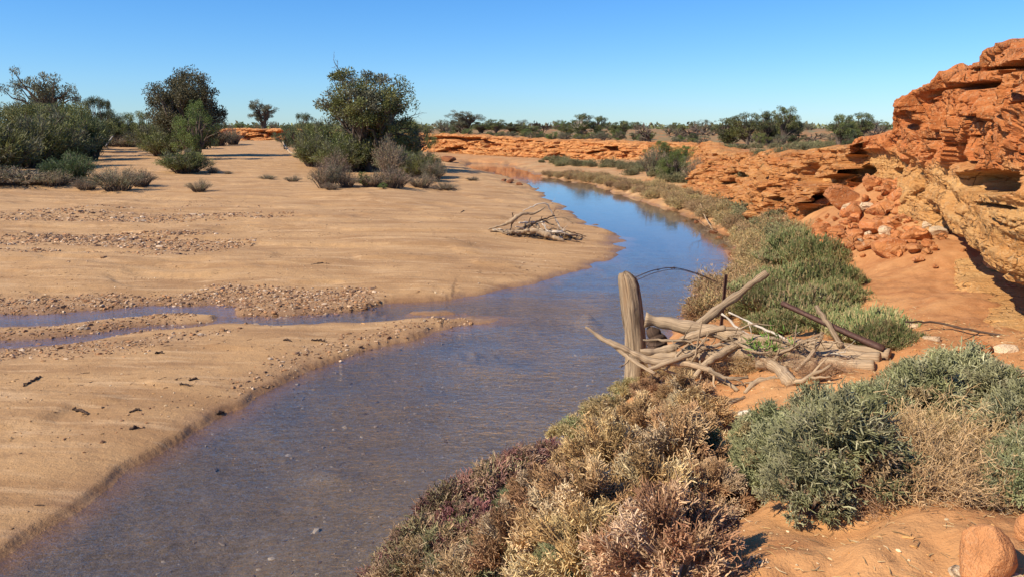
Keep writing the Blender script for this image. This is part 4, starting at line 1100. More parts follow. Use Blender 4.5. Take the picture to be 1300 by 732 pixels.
def feather_meshes(seed, H, W, n, nleaf, cols, ll=.22, lw=.018, arch=.5):
    rg = np.random.default_rng(seed)
    a = rg.uniform(0, 6.28, n); rr = np.sqrt(rg.uniform(0, 1, n))
    lump = 1 + .3 * noise(np.cos(a) * 1.5 * rr, np.sin(a) * 1.5 * rr, 0, seed)
    top = np.stack([np.cos(a) * rr * W * .5, np.sin(a) * rr * W * .5, H * (1 - .5 * rr ** 2) * lump * rg.uniform(.6, 1.05, n)], -1)
    b = np.stack([np.cos(a) * rr * W * .16, np.sin(a) * rr * W * .16, 0 * a - .1], -1)
    t = np.linspace(0, 1, 5)[None, :, None]
    P = b[:, None] * (1 - t) + top[:, None] * t
    P[..., 2] += arch * .25 * H * np.sin(t[..., 0] * math.pi) * rr[:, None]; P[:, 1:] += rg.normal(size=(n, 4, 3)) * W * .015
    tk = MB(); tk.tubes(P, (.010 * H + .008) * np.linspace(1, .25, 5)[None] * np.ones((n, 1)), 3)
    pi = rg.integers(0, n, nleaf); tt = rg.uniform(.22, 1.0, nleaf) ** .8; k0 = np.minimum((tt * 4).astype(int), 3); fr = (tt * 4 - k0)[:, None]
    C = P[pi, k0] * (1 - fr) + P[pi, k0 + 1] * fr + rg.normal(size=(nleaf, 3)) * W * .028
    D = unit(P[pi, k0 + 1] - P[pi, k0]) + rg.normal(size=(nleaf, 3)) * .55
    kv = np.array([W * .5 / np.quantile(np.hypot(C[:, 0], C[:, 1]), .985)] * 2 + [H / C[:, 2].max()]); C = C * kv
    for arr in tk.v: arr *= kv
    cols = np.array(cols); cc = cols[rg.integers(0, len(cols), n)][pi] * rg.uniform(.7, 1.3, (nleaf, 1))
    cr_ = MB(); cr_.leaves(C, D, ll * rg.uniform(.6, 1.4, nleaf), lw, rg, cc)
    return tk.mesh('stems', M['bark']), cr_.mesh('foliage', M['leaf'])

def bare_tree_mesh(seed, H, n0=4, levels=5, wood='bark', rad=.035):
    rg = np.random.default_rng(seed); mb = MB()
    a = rg.uniform(0, 6.28, n0)
    br = branching(rg, np.zeros((n0, 3)) + np.array([0, 0, -.1]), np.stack([np.cos(a) * .45, np.sin(a) * .45, np.ones(n0)], -1), np.full(n0, H * .5) * rg.uniform(.8, 1.1, n0), np.full(n0, rad * H * .5), levels, (3, 3, 3, 2), .48, .06, .66, 5, .10, .4)
    tr = MB(); tw = MB()
    for i, (P, R) in enumerate(br): (tr if i < 2 else tw).tubes(P, np.maximum(R, .012), 5 if i < 2 else 3)
    return tr.mesh('trunk', M[wood]), tw.mesh('twigs', M[wood])

OLIVE = [(.15, .165, .048), (.185, .195, .058), (.12, .135, .04), (.22, .22, .075)]
GREY = [(.14, .14, .078), (.17, .168, .098), (.115, .118, .066), (.20, .19, .112)]
DARK = [(0.093, 0.111, 0.048), (0.119, 0.136, 0.06), (0.076, 0.088, 0.041)]
BRIGHT = [(.135, .185, .045), (.16, .205, .052), (.11, .15, .038)]
DRY = [(0.358, 0.255, 0.151), (0.434, 0.32, 0.198), (0.282, 0.217, 0.142), (0.226, 0.217, 0.113)]
PROTO = {
    'round_tree': tree_meshes(401, 1, 1.0, 240, 38000, [(.12, .115, .055), (.15, .138, .065), (.10, .10, .046), (.17, .16, .08)], 4, .08, .0058, .022, .088),
    'main_tree': tree_meshes(402, 1, 1.0, 150, 30000, OLIVE + GREY[:2], 5, .06, .0050, .025, .072, 1, .42, 7),
    'gum': tree_meshes(403, 1, 1.1, 70, 9000, GREY, 4, .25, .006, .032, .075, 1, .4, 4),
    'gum2': tree_meshes(404, 1, 1.0, 75, 9000, OLIVE + DARK, 3, .10, .0070, .034, .085, 1, .35, 4),
    'gum3': tree_meshes(405, 1, .9, 80, 9500, DARK + OLIVE[:1], 3, .06, .0070, .034, .085, 1, .3, 3),
    'bush': tree_meshes(406, 1, 1.4, 70, 14000, OLIVE, 6, .0, .0065, .028, .11),
    'bush_dark': tree_meshes(407, 1, 1.3, 70, 14000, DARK, 6, .0, .0065, .028, .11),
    'bush_bright': tree_meshes(408, 1, 1.4, 60, 12000, BRIGHT, 5, .0, .0065, .028, .11),
    'bush_grey': tree_meshes(409, 1, 1.5, 45, 5000, GREY + DRY[:1], 5, .0, .008, .036, .11, 1, .3),
    'feather': feather_meshes(410, 1, 1.5, 130, 13000, OLIVE + GREY[:2], .080, .0068),
    'feather_green': feather_meshes(411, 1, 1.5, 110, 11000, [(.10, .13, .045), (.085, .11, .04), (.12, .14, .055)], .085, .0068),
    'dry': feather_meshes(412, 1, 1.5, 110, 4500, DRY, .07, .005, .7),
    'dry_green': feather_meshes(413, 1, 1.5, 110, 7000, DRY + GREY, .075, .0048, .6),
    'bare': bare_tree_mesh(420, 1, 4, 5),
    'bare2': bare_tree_mesh(421, 1, 3, 5),
    'bare3': bare_tree_mesh(422, 1, 5, 5),
}
PARTS = {'feather': ('stems', 'foliage'), 'feather_green': ('stems', 'foliage'), 'dry': ('stems', 'foliage'), 'dry_green': ('stems', 'foliage'), 'bare': ('trunk', 'twigs'), 'bare2': ('trunk', 'twigs'), 'bare3': ('trunk', 'twigs')}
NAT_W = {'round_tree': 1.0, 'main_tree': 1.0, 'gum': 1.1, 'gum2': 1.0, 'gum3': .9, 'bush': 1.4, 'bush_dark': 1.3, 'bush_bright': 1.4, 'bush_grey': 1.5, 'feather': 1.5, 'feather_green': 1.5, 'dry': 1.5, 'dry_green': 1.5, 'bare': .9, 'bare2': .9, 'bare3': .9}

def grow(kind, name, px, D, top, wpx, label, cat='tree', group=None, base_py=None, P=None, rz=None, mesh_off=0):
    """stand a plant at pixel column px, distance D (or where its foot meets the ground at base_py), so tall that its top shows at row top"""
    if P is None:
        if base_py is not None: P = hit(px, base_py)[0]
        else:
            q = at_y(px, HORIZON, D); P = np.array([q[0], D, ground(q[0], D)[0]])
    h = max(.15, CAMH + (HORIZON - top) / FPX * P[1] - P[2])
    w = wpx / FPX * P[1] / NAT_W[kind]
    o = obj(name, None, None, (P[0], P[1], P[2]), (0, 0, rnd.uniform(0, 6.28) if rz is None else rz), (w, w, h))
    a, b = PARTS.get(kind, ('trunk', 'crown'))
    obj(a, PROTO[kind][0], o); obj(b, PROTO[kind][1], o)
    tag(o, label, cat, group)
    return o

# left thicket
grow('gum', 'gum_tree', 58, 75, 91, 84, 'grey leaved open tree rising behind the olive thicket')
grow('round_tree', 'broad_tree', 238, 66, 87, 98, 'dense rounded dark tree standing over green undergrowth beside the sand')
grow('bush_bright', 'shrub', 247, 60, 128, 62, 'fresh green shrub growing against the dense rounded tree', 'shrub')
TH = ('olive green shrub in the thicket at the edge of the sand', 'shrub', 'olive shrubs in the thicket')
for k_, a, b, t, w in [('feather', -20, 222, 138, 130), ('bush', 25, 208, 131, 110), ('feather', 72, 205, 131, 110), ('bush', 100, 199, 131, 90), ('feather', 60, 212, 140, 100), ('bush', -20, 214, 132, 110), ('feather', 30, 214, 145, 100), ('bush', 65, 200, 133, 100), ('feather', 205, 190, 148, 80), ('bush', 180, 187, 142, 60), ('feather', 160, 184, 148, 46), ('feather_green', 110, 203, 140, 60)]:
    grow(k_, 'shrub', a, 0, t, w, *TH, base_py=b)
TD = ('dark green bush at the edge of the sandy flat', 'shrub', 'dark bushes by the sandy flat')
for k_, a, b, t, w in [('bush_dark', 125, 190, 124, 56), ('bush_dark', 142, 186, 128, 34), ('bush_dark', 58, 203, 160, 50), ('bush_dark', 100, 205, 165, 34), ('bush_dark', 20, 212, 165, 60), ('bush_dark', 382, 192, 144, 42), ('bush_dark', 268, 184, 150, 46), ('bush_dark', 362, 190, 160, 30)]:
    grow(k_, 'bush', a, 0, t, w, *TD, base_py=b)
TS = ('feathery grey green bush alone on the open sand', 'shrub', 'feathery bushes on the sand')
for k_, a, b, t, w in [('feather_green', 92, 234, 190, 62), ('feather', 236, 219, 186, 66), ('feather', 210, 198, 164, 60), ('feather', 248, 190, 165, 46)]:
    grow(k_, 'bush', a, 0, t, w, *TS, base_py=b)
TY = ('dry greyish half bare shrub with debris on the sand', 'shrub', 'dry shrubs on the sand')
for k_, a, b, t, w in [('dry_green', 150, 242, 208, 70), ('dry', 30, 234, 208, 110), ('dry', -20, 236, 205, 80), ('dry', 70, 236, 212, 50), ('dry', 253, 243, 224, 34), ('dry_green', 180, 237, 212, 40), ('dry_green', 275, 186, 160, 44), ('dry', 296, 184, 158, 26), ('dry', 135, 186, 166, 60), ('dry', 160, 187, 170, 50), ('dry_green', 415, 239, 203, 44), ('dry', 440, 238, 210, 36), ('dry', 498, 224, 168, 52), ('dry', 475, 237, 214, 50), ('dry', 500, 238, 206, 56), ('dry', 565, 241, 228, 40), ('dry', 372, 231, 220, 24), ('dry', 340, 228, 219, 26), ('dry', 270, 220, 208, 20),
                       ('dry', 535, 238, 216, 44), ('dry_green', 550, 230, 200, 36), ('dry', 425, 228, 185, 40), ('dry', 600, 229, 222, 20), ('dry', 290, 221, 215, 14), ('dry', 420, 241, 228, 26), ('dry', 110, 241, 222, 40)]:
    TY = (('dry greyish half bare shrub among the debris before the thicket', 'shrub', 'dry shrubs before the thicket') if a < 200 else ('low dry shrub standing alone on the open sand', 'shrub', 'dry shrubs alone on the sand') if a < 400 and b > 200
          else ('dry brown shrub beside the dense rounded tree', 'shrub', 'dry shrubs by the rounded tree') if a < 400 else ('dry pinkish grey shrub around the foot of the tall tree', 'shrub', 'dry shrubs by the tall tree'))
    grow(k_, 'dry_shrub', a, 0, t, w, *TY, base_py=b)
for k_, a, b, t, w, lab in [('dry', 886, 234, 194, 44, 'bare grey dead shrub beside the bright green bush above the pool'), ('dry_green', 830, 222, 184, 44, 'grey brown shrub in front of the bright green bushes by the ledges'), ('bush_grey', 905, 236, 206, 44, 'grey green rounded shrub against the end of the ledges'), ('dry', 940, 248, 226, 40, 'dry brown shrub below the ledges'), ('bush_grey', 965, 252, 232, 34, 'small grey shrub between the ledges and the pink block')]:
    grow(k_, 'shrub', a, 0, t, w, lab, 'shrub', base_py=b)
# central clump
grow('main_tree', 'river_tree', 472, 50, 92, 128, 'tall spreading olive tree rising from the clump on the sand')
CE = ('feathery olive shrub at the foot of the tall tree on the sand', 'shrub', 'shrubs round the tall tree')
for k_, a, b, t, w in [('feather', 425, 208, 148, 90), ('feather', 462, 216, 158, 100), ('feather', 440, 218, 172, 80), ('bush', 525, 212, 152, 56), ('feather', 490, 214, 162, 60), ('feather', 535, 226, 188, 56), ('feather', 400, 212, 170, 50), ('feather', 508, 222, 182, 60), ('bush', 400, 200, 155, 50)]:
    grow(k_, 'shrub', a, 0, t, w, *CE, base_py=b)
CB = ('bright green leafy shrub among the duller bushes', 'shrub', 'bright green shrubs')
for a, b, t, w in [(497, 205, 162, 50), (508, 238, 216, 18), (462, 238, 216, 18), (853, 226, 190, 46), (842, 208, 178, 52), (487, 240, 230, 14), (876, 212, 184, 40)]:
    grow('bush_bright', 'leafy_shrub', a, 0, t, w, *CB, base_py=b)
# along the far plateau
grow('gum', 'small_tree', 335, 150, 128, 42, 'grey leafed rounded tree alone on the flat beyond the red outcrop', rz=1)
FT = ('small grey green tree on the far red bank', 'tree', 'small trees on the far bank')
for k_, a, D, t, w in [('gum', 590, 105, 141, 50), ('gum2', 612, 110, 155, 40), ('gum2', 630, 104, 152, 30), ('gum3', 650, 108, 157, 36), ('gum2', 672, 104, 160, 34), ('gum2', 720, 96, 160, 22)]:
    grow(k_, 'small_tree', a, D, t, w, *FT)
pt = grow('gum3', 'leafy_tree', 738, 92, 145, 34, 'dark leafy tree with a pale trunk on the far red bank')
pm = PROTO['gum3'][0].copy(); pm.materials.clear(); pm.materials.append(M['white_wood'])
[c for c in pt.children if c.name.startswith('trunk')][0].data = pm
grow('gum3', 'leafy_tree', 760, 92, 148, 26, 'dark leafy tree close beside the pale trunked tree')
grow('gum2', 'leafy_tree', 790, 90, 154, 34, 'low dark spreading tree near the bare trees on the far bank')
BT = ('bare leafless tree on the plateau skyline', 'tree', 'bare trees on the skyline')
for k_, a, D, t, w in [('bare', 690, 110, 152, 34), ('bare2', 830, 72, 149, 40), ('bare3', 880, 80, 159, 34), ('bare', 868, 82, 164, 20), ('bare2', 815, 80, 164, 22), ('bare3', 1110, 62, 158, 40), ('bare', 965, 70, 165, 40), ('bare2', 1025, 60, 165, 40), ('bare3', 650, 110, 158, 20)]:
    grow(k_, 'bare_tree', a, D, t, w, *BT)
for k_, a, D, t, w, lab in [('gum3', 925, 62, 149, 44, 'leftmost low tree of the dark leafy grove above the ledges'), ('gum2', 950, 60, 144, 44, 'dark leafy tree inside the grove above the ledges'), ('gum3', 975, 62, 142, 40, 'dark dense tree in the grove next to the tall forked one'), ('gum2', 998, 56, 136, 40, 'tall forked tree with bare lower trunks at the end of the grove'),
                            ('gum2', 1068, 50, 146, 42, 'dark open tree between the grove and the cliff'), ('gum2', 1093, 52, 144, 46, 'dark spreading tree close to the cliff on the plateau')]:
    grow(k_, 'leafy_tree', a, D, t, w, lab)
SC = ('low scrub bush on the flat plateau', 'shrub', 'scrub bushes on the plateau')
rs = random.Random(8)
kinds = ['bush_grey', 'bush', 'bush_grey', 'bush_dark', 'bush_bright', 'bush_grey']
pl_ = []
for i in range(230):
    if i >= 190: a = rs.uniform(880, 1135); D = rs.uniform(60, 140)
    elif i >= 120: a = rs.uniform(500, 890); D = float(np.interp(a, [500, 600, 690, 760, 830, 890], [98, 88, 80, 74, 70, 60])) + rs.uniform(1, 14)
    elif i < 62: a = rs.uniform(280, 860); D = rs.uniform(98, 190) if a > 400 else rs.uniform(150, 260)
    elif i < 90: a = rs.uniform(840, 1135); D = rs.uniform(48, 110)
    else: a = rs.uniform(-60, 400); D = rs.uniform(150, 300)
    pl_.append((a, D, rs.uniform(.8, 1.9) * (.55 if D < 100 else 1), rs.choice(kinds)))
q = np.array([at_y(a, HORIZON, D) for a, D, _, _ in pl_]); gz = ground(q[:, 0], q[:, 1])
for (a, D, h, k_), p, z0 in zip(pl_, q, gz):
    P = np.array([p[0], p[1], z0]); top = HORIZON - (h + z0 - CAMH) * FPX / D
    grow(k_, 'scrub_bush', a, D, top, h * 1.7 * FPX / D, *SC, P=P)
# distant wooded line
def far_scrub():
    rg = np.random.default_rng(55); n = 26000
    a = rg.uniform(-.75, .75, n); r = rg.uniform(190, 900, n) ** 1.0
    clus = noise(a * 60, np.log(r) * 9, 0, 3) > -.1
    a, r = a[clus], r[clus]; n = len(a)
    x, y = np.sin(a) * r, np.cos(a) * r; z = ground(x, y)
    sz = rg.uniform(.5, 1.3, n) * (r / 300) ** .5
    C = np.stack([x, y, z + rg.uniform(0, 1.6, n) * (r / 300) ** .35], -1)
    mb = MB(); cols = np.array(GREY + OLIVE)
    mb.leaves(C, rg.normal(size=(n, 3)) + np.array([0, 0, .4]), sz * 1.2, sz * .45, rg, cols[rg.integers(0, len(cols), n)])
    tag(obj('distant_scrub', mb.mesh('distant_scrub', M['leaf'])), 'distant olive scrub along the horizon', 'scrub', None, 'stuff')
far_scrub()

# ------------------------------------------------------------------ dead wood, fence
def stick(name, pts, rads, mat, label, cat='branch', group=None, sides=7, n=None, wob=.0, forks=0, seed=0, cap=True, fl=.35, fr=.5):
    """a crooked tapering piece of wood through world points"""
    rg = np.random.default_rng(seed + len(name))
    pts = np.asarray(pts, float); m = n or max(6, 5 * len(pts))
    S = smooth_path(np.concatenate([pts, np.asarray(rads, float)[:, None]], 1), m) if len(pts) > 1 else pts
    P = S[:, :3].copy(); R = S[:, 3] * (1 + .10 * rg.normal(size=m))
    if wob: P[1:-1] += rg.normal(size=(m - 2, 3)) * wob
    if len(pts) > 2 and max(rads) > .03:
        m2 = m * 3; q_ = np.linspace(0, m - 1, m2); P = np.stack([np.interp(q_, range(m), P[:, k]) for k in range(3)], -1); R = np.interp(q_, range(m), R)
        R = R * (1 + .16 * noise(q_ * .45, 0 * q_, seed, 5) + .10 * noise(q_ * 1.3, 0 * q_, seed, 6)); P = P + np.stack([noise(q_ * .3, 0 * q_ + 7 * k, seed, 8) for k in range(3)], -1) * max(rads) * .22; m = m2
    c0 = P[0].copy(); mb = MB(); mb.tubes(P - c0, R, sides, cap=cap)
    if len(pts) > 2 and max(rads) > .03:
        V = mb.v[0]; V += (.10 * max(rads) * fbm(V[:, 0] * 9, V[:, 1] * 9, V[:, 2] * 22, seed, 3))[:, None] * np.array([.6, .6, 1.0])
    if forks:
        L = np.linalg.norm(P[-1] - P[0]); idx = rg.integers(int(m * .3), m - 1, forks)
        d = unit(unit(P[idx] - P[idx - 1]) + rg.normal(size=(forks, 3)) * .7)
        for Pb, Rb in branching(rg, P[idx] - c0, d, L * fl * rg.uniform(.6, 1.2, forks), R[idx] * fr, 2, (2,), .5, 0, .6, 5, .10): mb.tubes(Pb, Rb, 4, cap=True)
    o = obj(name, mb.mesh(name, M[mat], True), None, c0)
    tag(o, label, cat, group)
    return o

def pd(pts):
    return [at_y(a, b, D) for a, b, D in pts]

# strainer post
def build_post():
    b = hit(808, 487)[0]; D = b[1]
    rg = np.random.default_rng(3)
    prof = [(809, 500, 18.5), (809, 487, 18), (808.5, 465, 16), (807, 435, 15), (804, 405, 14.5), (801, 380, 14.5), (798, 362, 14), (796, 353, 12.5), (794, 347.5, 9), (793, 345, 1)]
    k, sd = 60, 30
    yy = np.linspace(0, len(prof) - 1, k); pr = np.array(prof)
    cx = np.interp(yy, range(len(pr)), pr[:, 0]); cy = np.interp(yy, range(len(pr)), pr[:, 1]); rw = np.interp(yy, range(len(pr)), pr[:, 2])
    C = at_y(cx, cy, D); C[:, 1] = D; R = rw / FPX * D
    an = np.linspace(0, 2 * math.pi, sd, endpoint=False)
    h = C[:, 2] - b[2]
    groove = noise(np.cos(an)[None] * 4 + 0 * h[:, None], np.sin(an)[None] * 4 + 0 * h[:, None], h[:, None] * .7, 9)
    g2 = noise(np.cos(an)[None] * 9 + 0 * h[:, None], np.sin(an)[None] * 9 + 0 * h[:, None], h[:, None] * 1.2, 19)
    RR = R[:, None] * (1 + .14 * groove + .08 * g2 - .30 * sstep(.30, .5, groove) - .12 * sstep(.3, .5, g2) + .04 * noise(an[None] * 0 + 1, h[:, None] * 6, 0, 4))
    V = C[:, None, :] + np.stack([np.cos(an)[None] * RR, np.sin(an)[None] * RR, 0 * RR], -1)
    V[-6:, :, 2] += .02 * g2[-6:]
    idx = np.arange(k * sd).reshape(k, sd); nx = np.roll(idx, -1, 1)
    q = np.stack([idx[:-1], nx[:-1], nx[1:], idx[1:]], -1).reshape(-1, 4)
    tuv = np.zeros((k, sd, 3)); tuv[..., 0] = np.minimum(an, 2 * math.pi - an)[None] * .14; tuv[..., 1] = h[:, None]
    mb = MB(); mb.add(V - b, q, None, None, tuv)
    o = obj('fence_post', mb.mesh('fence_post', M['grey_wood'], True), None, b)
    tag(o, 'thick weathered grey wooden strainer post standing at the water edge', 'fence post')
    return o, D
POST, PD = build_post()

def build_picket():
    b = hit(914, 425)[0]; D = b[1]
    t = at_y(913, 348, D); h = t[2] - b[2] + .1
    mb = MB()
    w = .028
    for i in range(3):                      # star section: three flanges
        a = math.radians(90 + 120 * i + 20); dx, dy = math.cos(a) * w, math.sin(a) * w; nx, ny = -math.sin(a) * .004, math.cos(a) * .004
        v = [(nx, ny, -.1), (dx + nx, dy + ny, -.1), (dx - nx, dy - ny, -.1), (-nx, -ny, -.1)]
        v += [(p[0], p[1], h - .1) for p in v]
        mb.add(v, [(0, 1, 5, 4), (1, 2, 6, 5), (2, 3, 7, 6), (4, 5, 6, 7)])
    o = obj('steel_picket', mb.mesh('steel_picket', M['picket']), None, b, (.02, .03, 0))
    tag(o, 'thin dark steel picket standing upright behind the driftwood', 'fence post')
    return D
KD = build_picket()
# sagging wire from the post to the picket
wp = pd([(806, 352, PD - .12), (830, 343, PD), (856, 340, (PD + KD) / 2), (885, 347, KD), (911, 358, KD)])
stick('fence_wire', wp, [.006] * 5, 'wire', 'rusty barbed wire arching from the wooden post to the steel picket', 'wire', None, 5, 40)
wire = bpy.data.objects['fence_wire']
for j, f in enumerate((.3, .47, .5, .75)):
    p = np.array([np.interp(f, np.linspace(0, 1, 5), [q_[k] for q_ in wp]) for k in range(3)]) - wp[0]
    mb = MB()
    for k in range(3):
        dv = unit(np.array([math.cos(k * 2.1 + j), math.sin(k * 1.3), math.sin(k * 2.1 + j)])) * .022
        mb.tubes(np.array([p - dv, p, p + dv]), np.array([.002, .006, .002]), 4)
    obj('barb', mb.mesh('barb', M['wire']), wire)
wp2 = pd([(807, 356, PD - .1), (832, 346, PD + .05), (860, 342, (PD + KD) / 2 + .05), (890, 350, KD), (912, 360, KD)])
stick('fence_wire', wp2, [.004] * 5, 'wire', 'second thinner wire strand looping just under the barbed wire', 'wire', None, 5, 40)
# knot of barbs
# leaning plank
stick('leaning_pole', pd([(886, 412, 8.6), (925, 382, 8.6), (974, 346, 8.6)]), [.052, .048, .04], 'grey_wood', 'grey weathered pole leaning up above the driftwood', 'pole', None, 7, 18)
# fallen rusty steel post
def fallen():
    A, B = pd([(992, 384, 8.2), (1122, 443, 7.3)])
    stick('steel_post', [A, (A + B) / 2, B], [.032, .034, .034], 'picket', 'fallen rusty brown steel post lying across the driftwood', 'fence post', None, 4, 6)
fallen()
LOGS = [
    ('log', [(818, 404, 8.75), (870, 413, 8.6), (930, 425, 8.3), (1000, 436, 7.9), (1128, 449, 7.3)], [.085, .09, .085, .08, .075], 'pale_wood', 'long pale log with a dark burnt end running from the post', 0),
    ('log', [(820, 455, 8.2), (880, 452, 8.1), (950, 447, 7.9), (1040, 450, 7.6), (1118, 458, 7.2)], [.07, .095, .10, .085, .07], 'pale_wood', 'thick pale log lowest in the driftwood raft behind the post', 0),
    ('log', [(960, 462, 7.6), (1030, 464, 7.4), (1110, 470, 7.05)], [.07, .08, .07], 'pale_wood', 'short pale log lying under the two long logs', 0),
    ('branch', [(743, 414, 8.3), (770, 432, 8.2), (800, 445, 8.1), (830, 459, 8.0), (870, 462, 7.9), (905, 472, 7.6), (937, 500, 7.2)], [.012, .03, .034, .036, .036, .03, .02], 'pale_wood', 'long curved bare branch reaching out over the water past the post', 3),
    ('branch', [(775, 434, 8.2), (800, 455, 8.05), (832, 474, 7.8)], [.022, .026, .02], 'pale_wood', 'short bent branch crossing in front of the post foot', 1),
    ('branch', [(812, 446, 8.2), (850, 443, 8.2), (880, 425, 8.2), (920, 416, 8.1)], [.04, .045, .045, .03], 'pale_wood', 'curved branch rising over the lower log beside the post', 2),
    ('branch', [(940, 432, 8.0), (965, 452, 7.7), (990, 475, 7.3), (1004, 496, 6.95)], [.05, .058, .06, .07], 'pale_wood', 'forked pale branch slanting down onto the red soil', 3),
    ('branch', [(916, 398, 8.5), (945, 422, 8.3), (985, 442, 8.0), (1040, 468, 7.6)], [.012, .016, .018, .016], 'white_wood', 'thin white branch slanting across the driftwood raft', 2),
    ('branch', [(925, 396, 8.5), (965, 415, 8.3), (1010, 436, 8.0)], [.010, .014, .014], 'white_wood', 'thin white twig lying just above the thin white branch', 2),
    ('branch', [(880, 480, 7.7), (905, 455, 7.8), (930, 440, 7.9), (948, 432, 7.9)], [.03, .036, .04, .03], 'pale_wood', 'short branch propped against the lower log', 2),
    ('branch', [(1036, 388, 7.9), (1052, 412, 7.7), (1068, 440, 7.5)], [.022, .028, .03], 'grey_wood', 'grey stick poking up behind the fallen steel post', 0),
    ('branch', [(845, 470, 7.9), (862, 448, 8.0), (880, 430, 8.1)], [.014, .016, .012], 'pale_wood', 'thin twig standing against the lower log', 0),
    ('branch', [(945, 510, 7.1), (960, 490, 7.2), (985, 482, 7.2)], [.022, .03, .024], 'pale_wood', 'crooked root like branch under the forked branch', 3),
    ('branch', [(1010, 470, 7.2), (1030, 450, 7.3), (1042, 430, 7.4)], [.018, .022, .014], 'pale_wood', 'short crooked branch standing beside the forked branch', 2),
    ('branch', [(820, 470, 7.9), (860, 455, 7.9), (900, 440, 8.0), (950, 432, 8.0)], [.02, .03, .028, .02], 'pale_wood', 'knotty branch woven through the logs beside the post', 4),
    ('branch', [(900, 470, 7.5), (925, 480, 7.3), (950, 478, 7.3)], [.018, .022, .016], 'grey_wood', 'short grey branch on the soil under the raft', 2),
    ('log', [(915, 537, 6.4), (935, 532, 6.45), (952, 536, 6.35)], [.028, .034, .026], 'white_wood', 'short bleached log stub on the red soil before the raft', 0),
    ('branch', [(905, 515, 6.9), (928, 512, 6.9), (945, 505, 7.0)], [.02, .026, .018], 'grey_wood', 'grey stick on the soil behind the log stub', 1),
    ('branch', [(1150, 408, 7.9), (1190, 409, 7.9), (1230, 418, 7.6), (1300, 440, 7.0)], [.010, .012, .012, .010], 'dark_wood', 'thin dark root curving over the bare orange ledge', 1),
    ('branch', [(1243, 458, 6.3), (1270, 464, 6.2), (1305, 476, 6.0)], [.03, .035, .03], 'pale_wood', 'pale log end showing past the green samphire', 0),
]
for i, (nm, pts, rd, mt, lab, fk) in enumerate(LOGS):
    P = np.array(pd(pts))
    gz = ground(P[:, 0], P[:, 1]); rd_ = np.array(rd)
    rd = rd_ = rd_ * (.85 if nm == 'log' else 1.0)
    low = P[:, 2] < gz + rd_ * .5
    P[low, 2] = (gz + rd_ * .5)[low]
    stick(nm, P, rd, mt, lab, nm, None, 8, None, .004, fk, i)
rw = np.random.default_rng(77)
for i in range(11):
    a = rw.uniform(835, 1075); b = 455 + rw.uniform(-26, 22); D = float(np.interp(a, [835, 1075], [8.1, 7.3])) + rw.uniform(-.15, .25); an = rw.uniform(-.7, .9); L = rw.uniform(18, 48)
    P = np.array(pd([(a - L, b - L * math.sin(an) * .7, D + rw.uniform(0, .3)), (a, b + rw.uniform(-5, 3), D), (a + L * .8, b + L * .7 * math.sin(an), D - rw.uniform(0, .3))]))
    gz = ground(P[:, 0], P[:, 1]); P[:, 2] = np.maximum(P[:, 2], gz + .015)
    stick('branch', P, np.array([.010, .016, .009]) * rw.uniform(.6, 1.5), ['pale_wood', 'grey_wood', 'pale_wood', 'grey_wood'][i % 4], ['thin tan branch tangled in the driftwood raft', 'thin grey branch tangled in the driftwood raft', 'thin tan branch tangled in the driftwood raft', 'thin grey branch tangled in the driftwood raft'][i % 4],
          'branch', ['tan branches of the raft', 'grey branches of the raft', 'tan branches of the raft', 'grey branches of the raft'][i % 4], 5, None, .006, 4, 120 + i)
stick('burnt_stump', pd([(838, 452, 8.7), (832, 430, 8.7), (830, 415, 8.75)]), [.12, .11, .07], 'dark_wood', 'dark burnt stump hidden behind the wooden post', 'stump', None, 9)
# leafy sprig in the raft
plant(twig_mesh('sprig', 380, .22, .2, 14, [(.14, .12, .05)], M['twig'], 2, (3,), .005, .5, 1, 170, [(.12, .20, .03), (.15, .24, .045)], .055), 'leafy_sprig', 0, 0, 1.5, 'fresh bright green leafy sprig growing through the driftwood', 'plant', None, P=at_y(968, 450, 7.75))

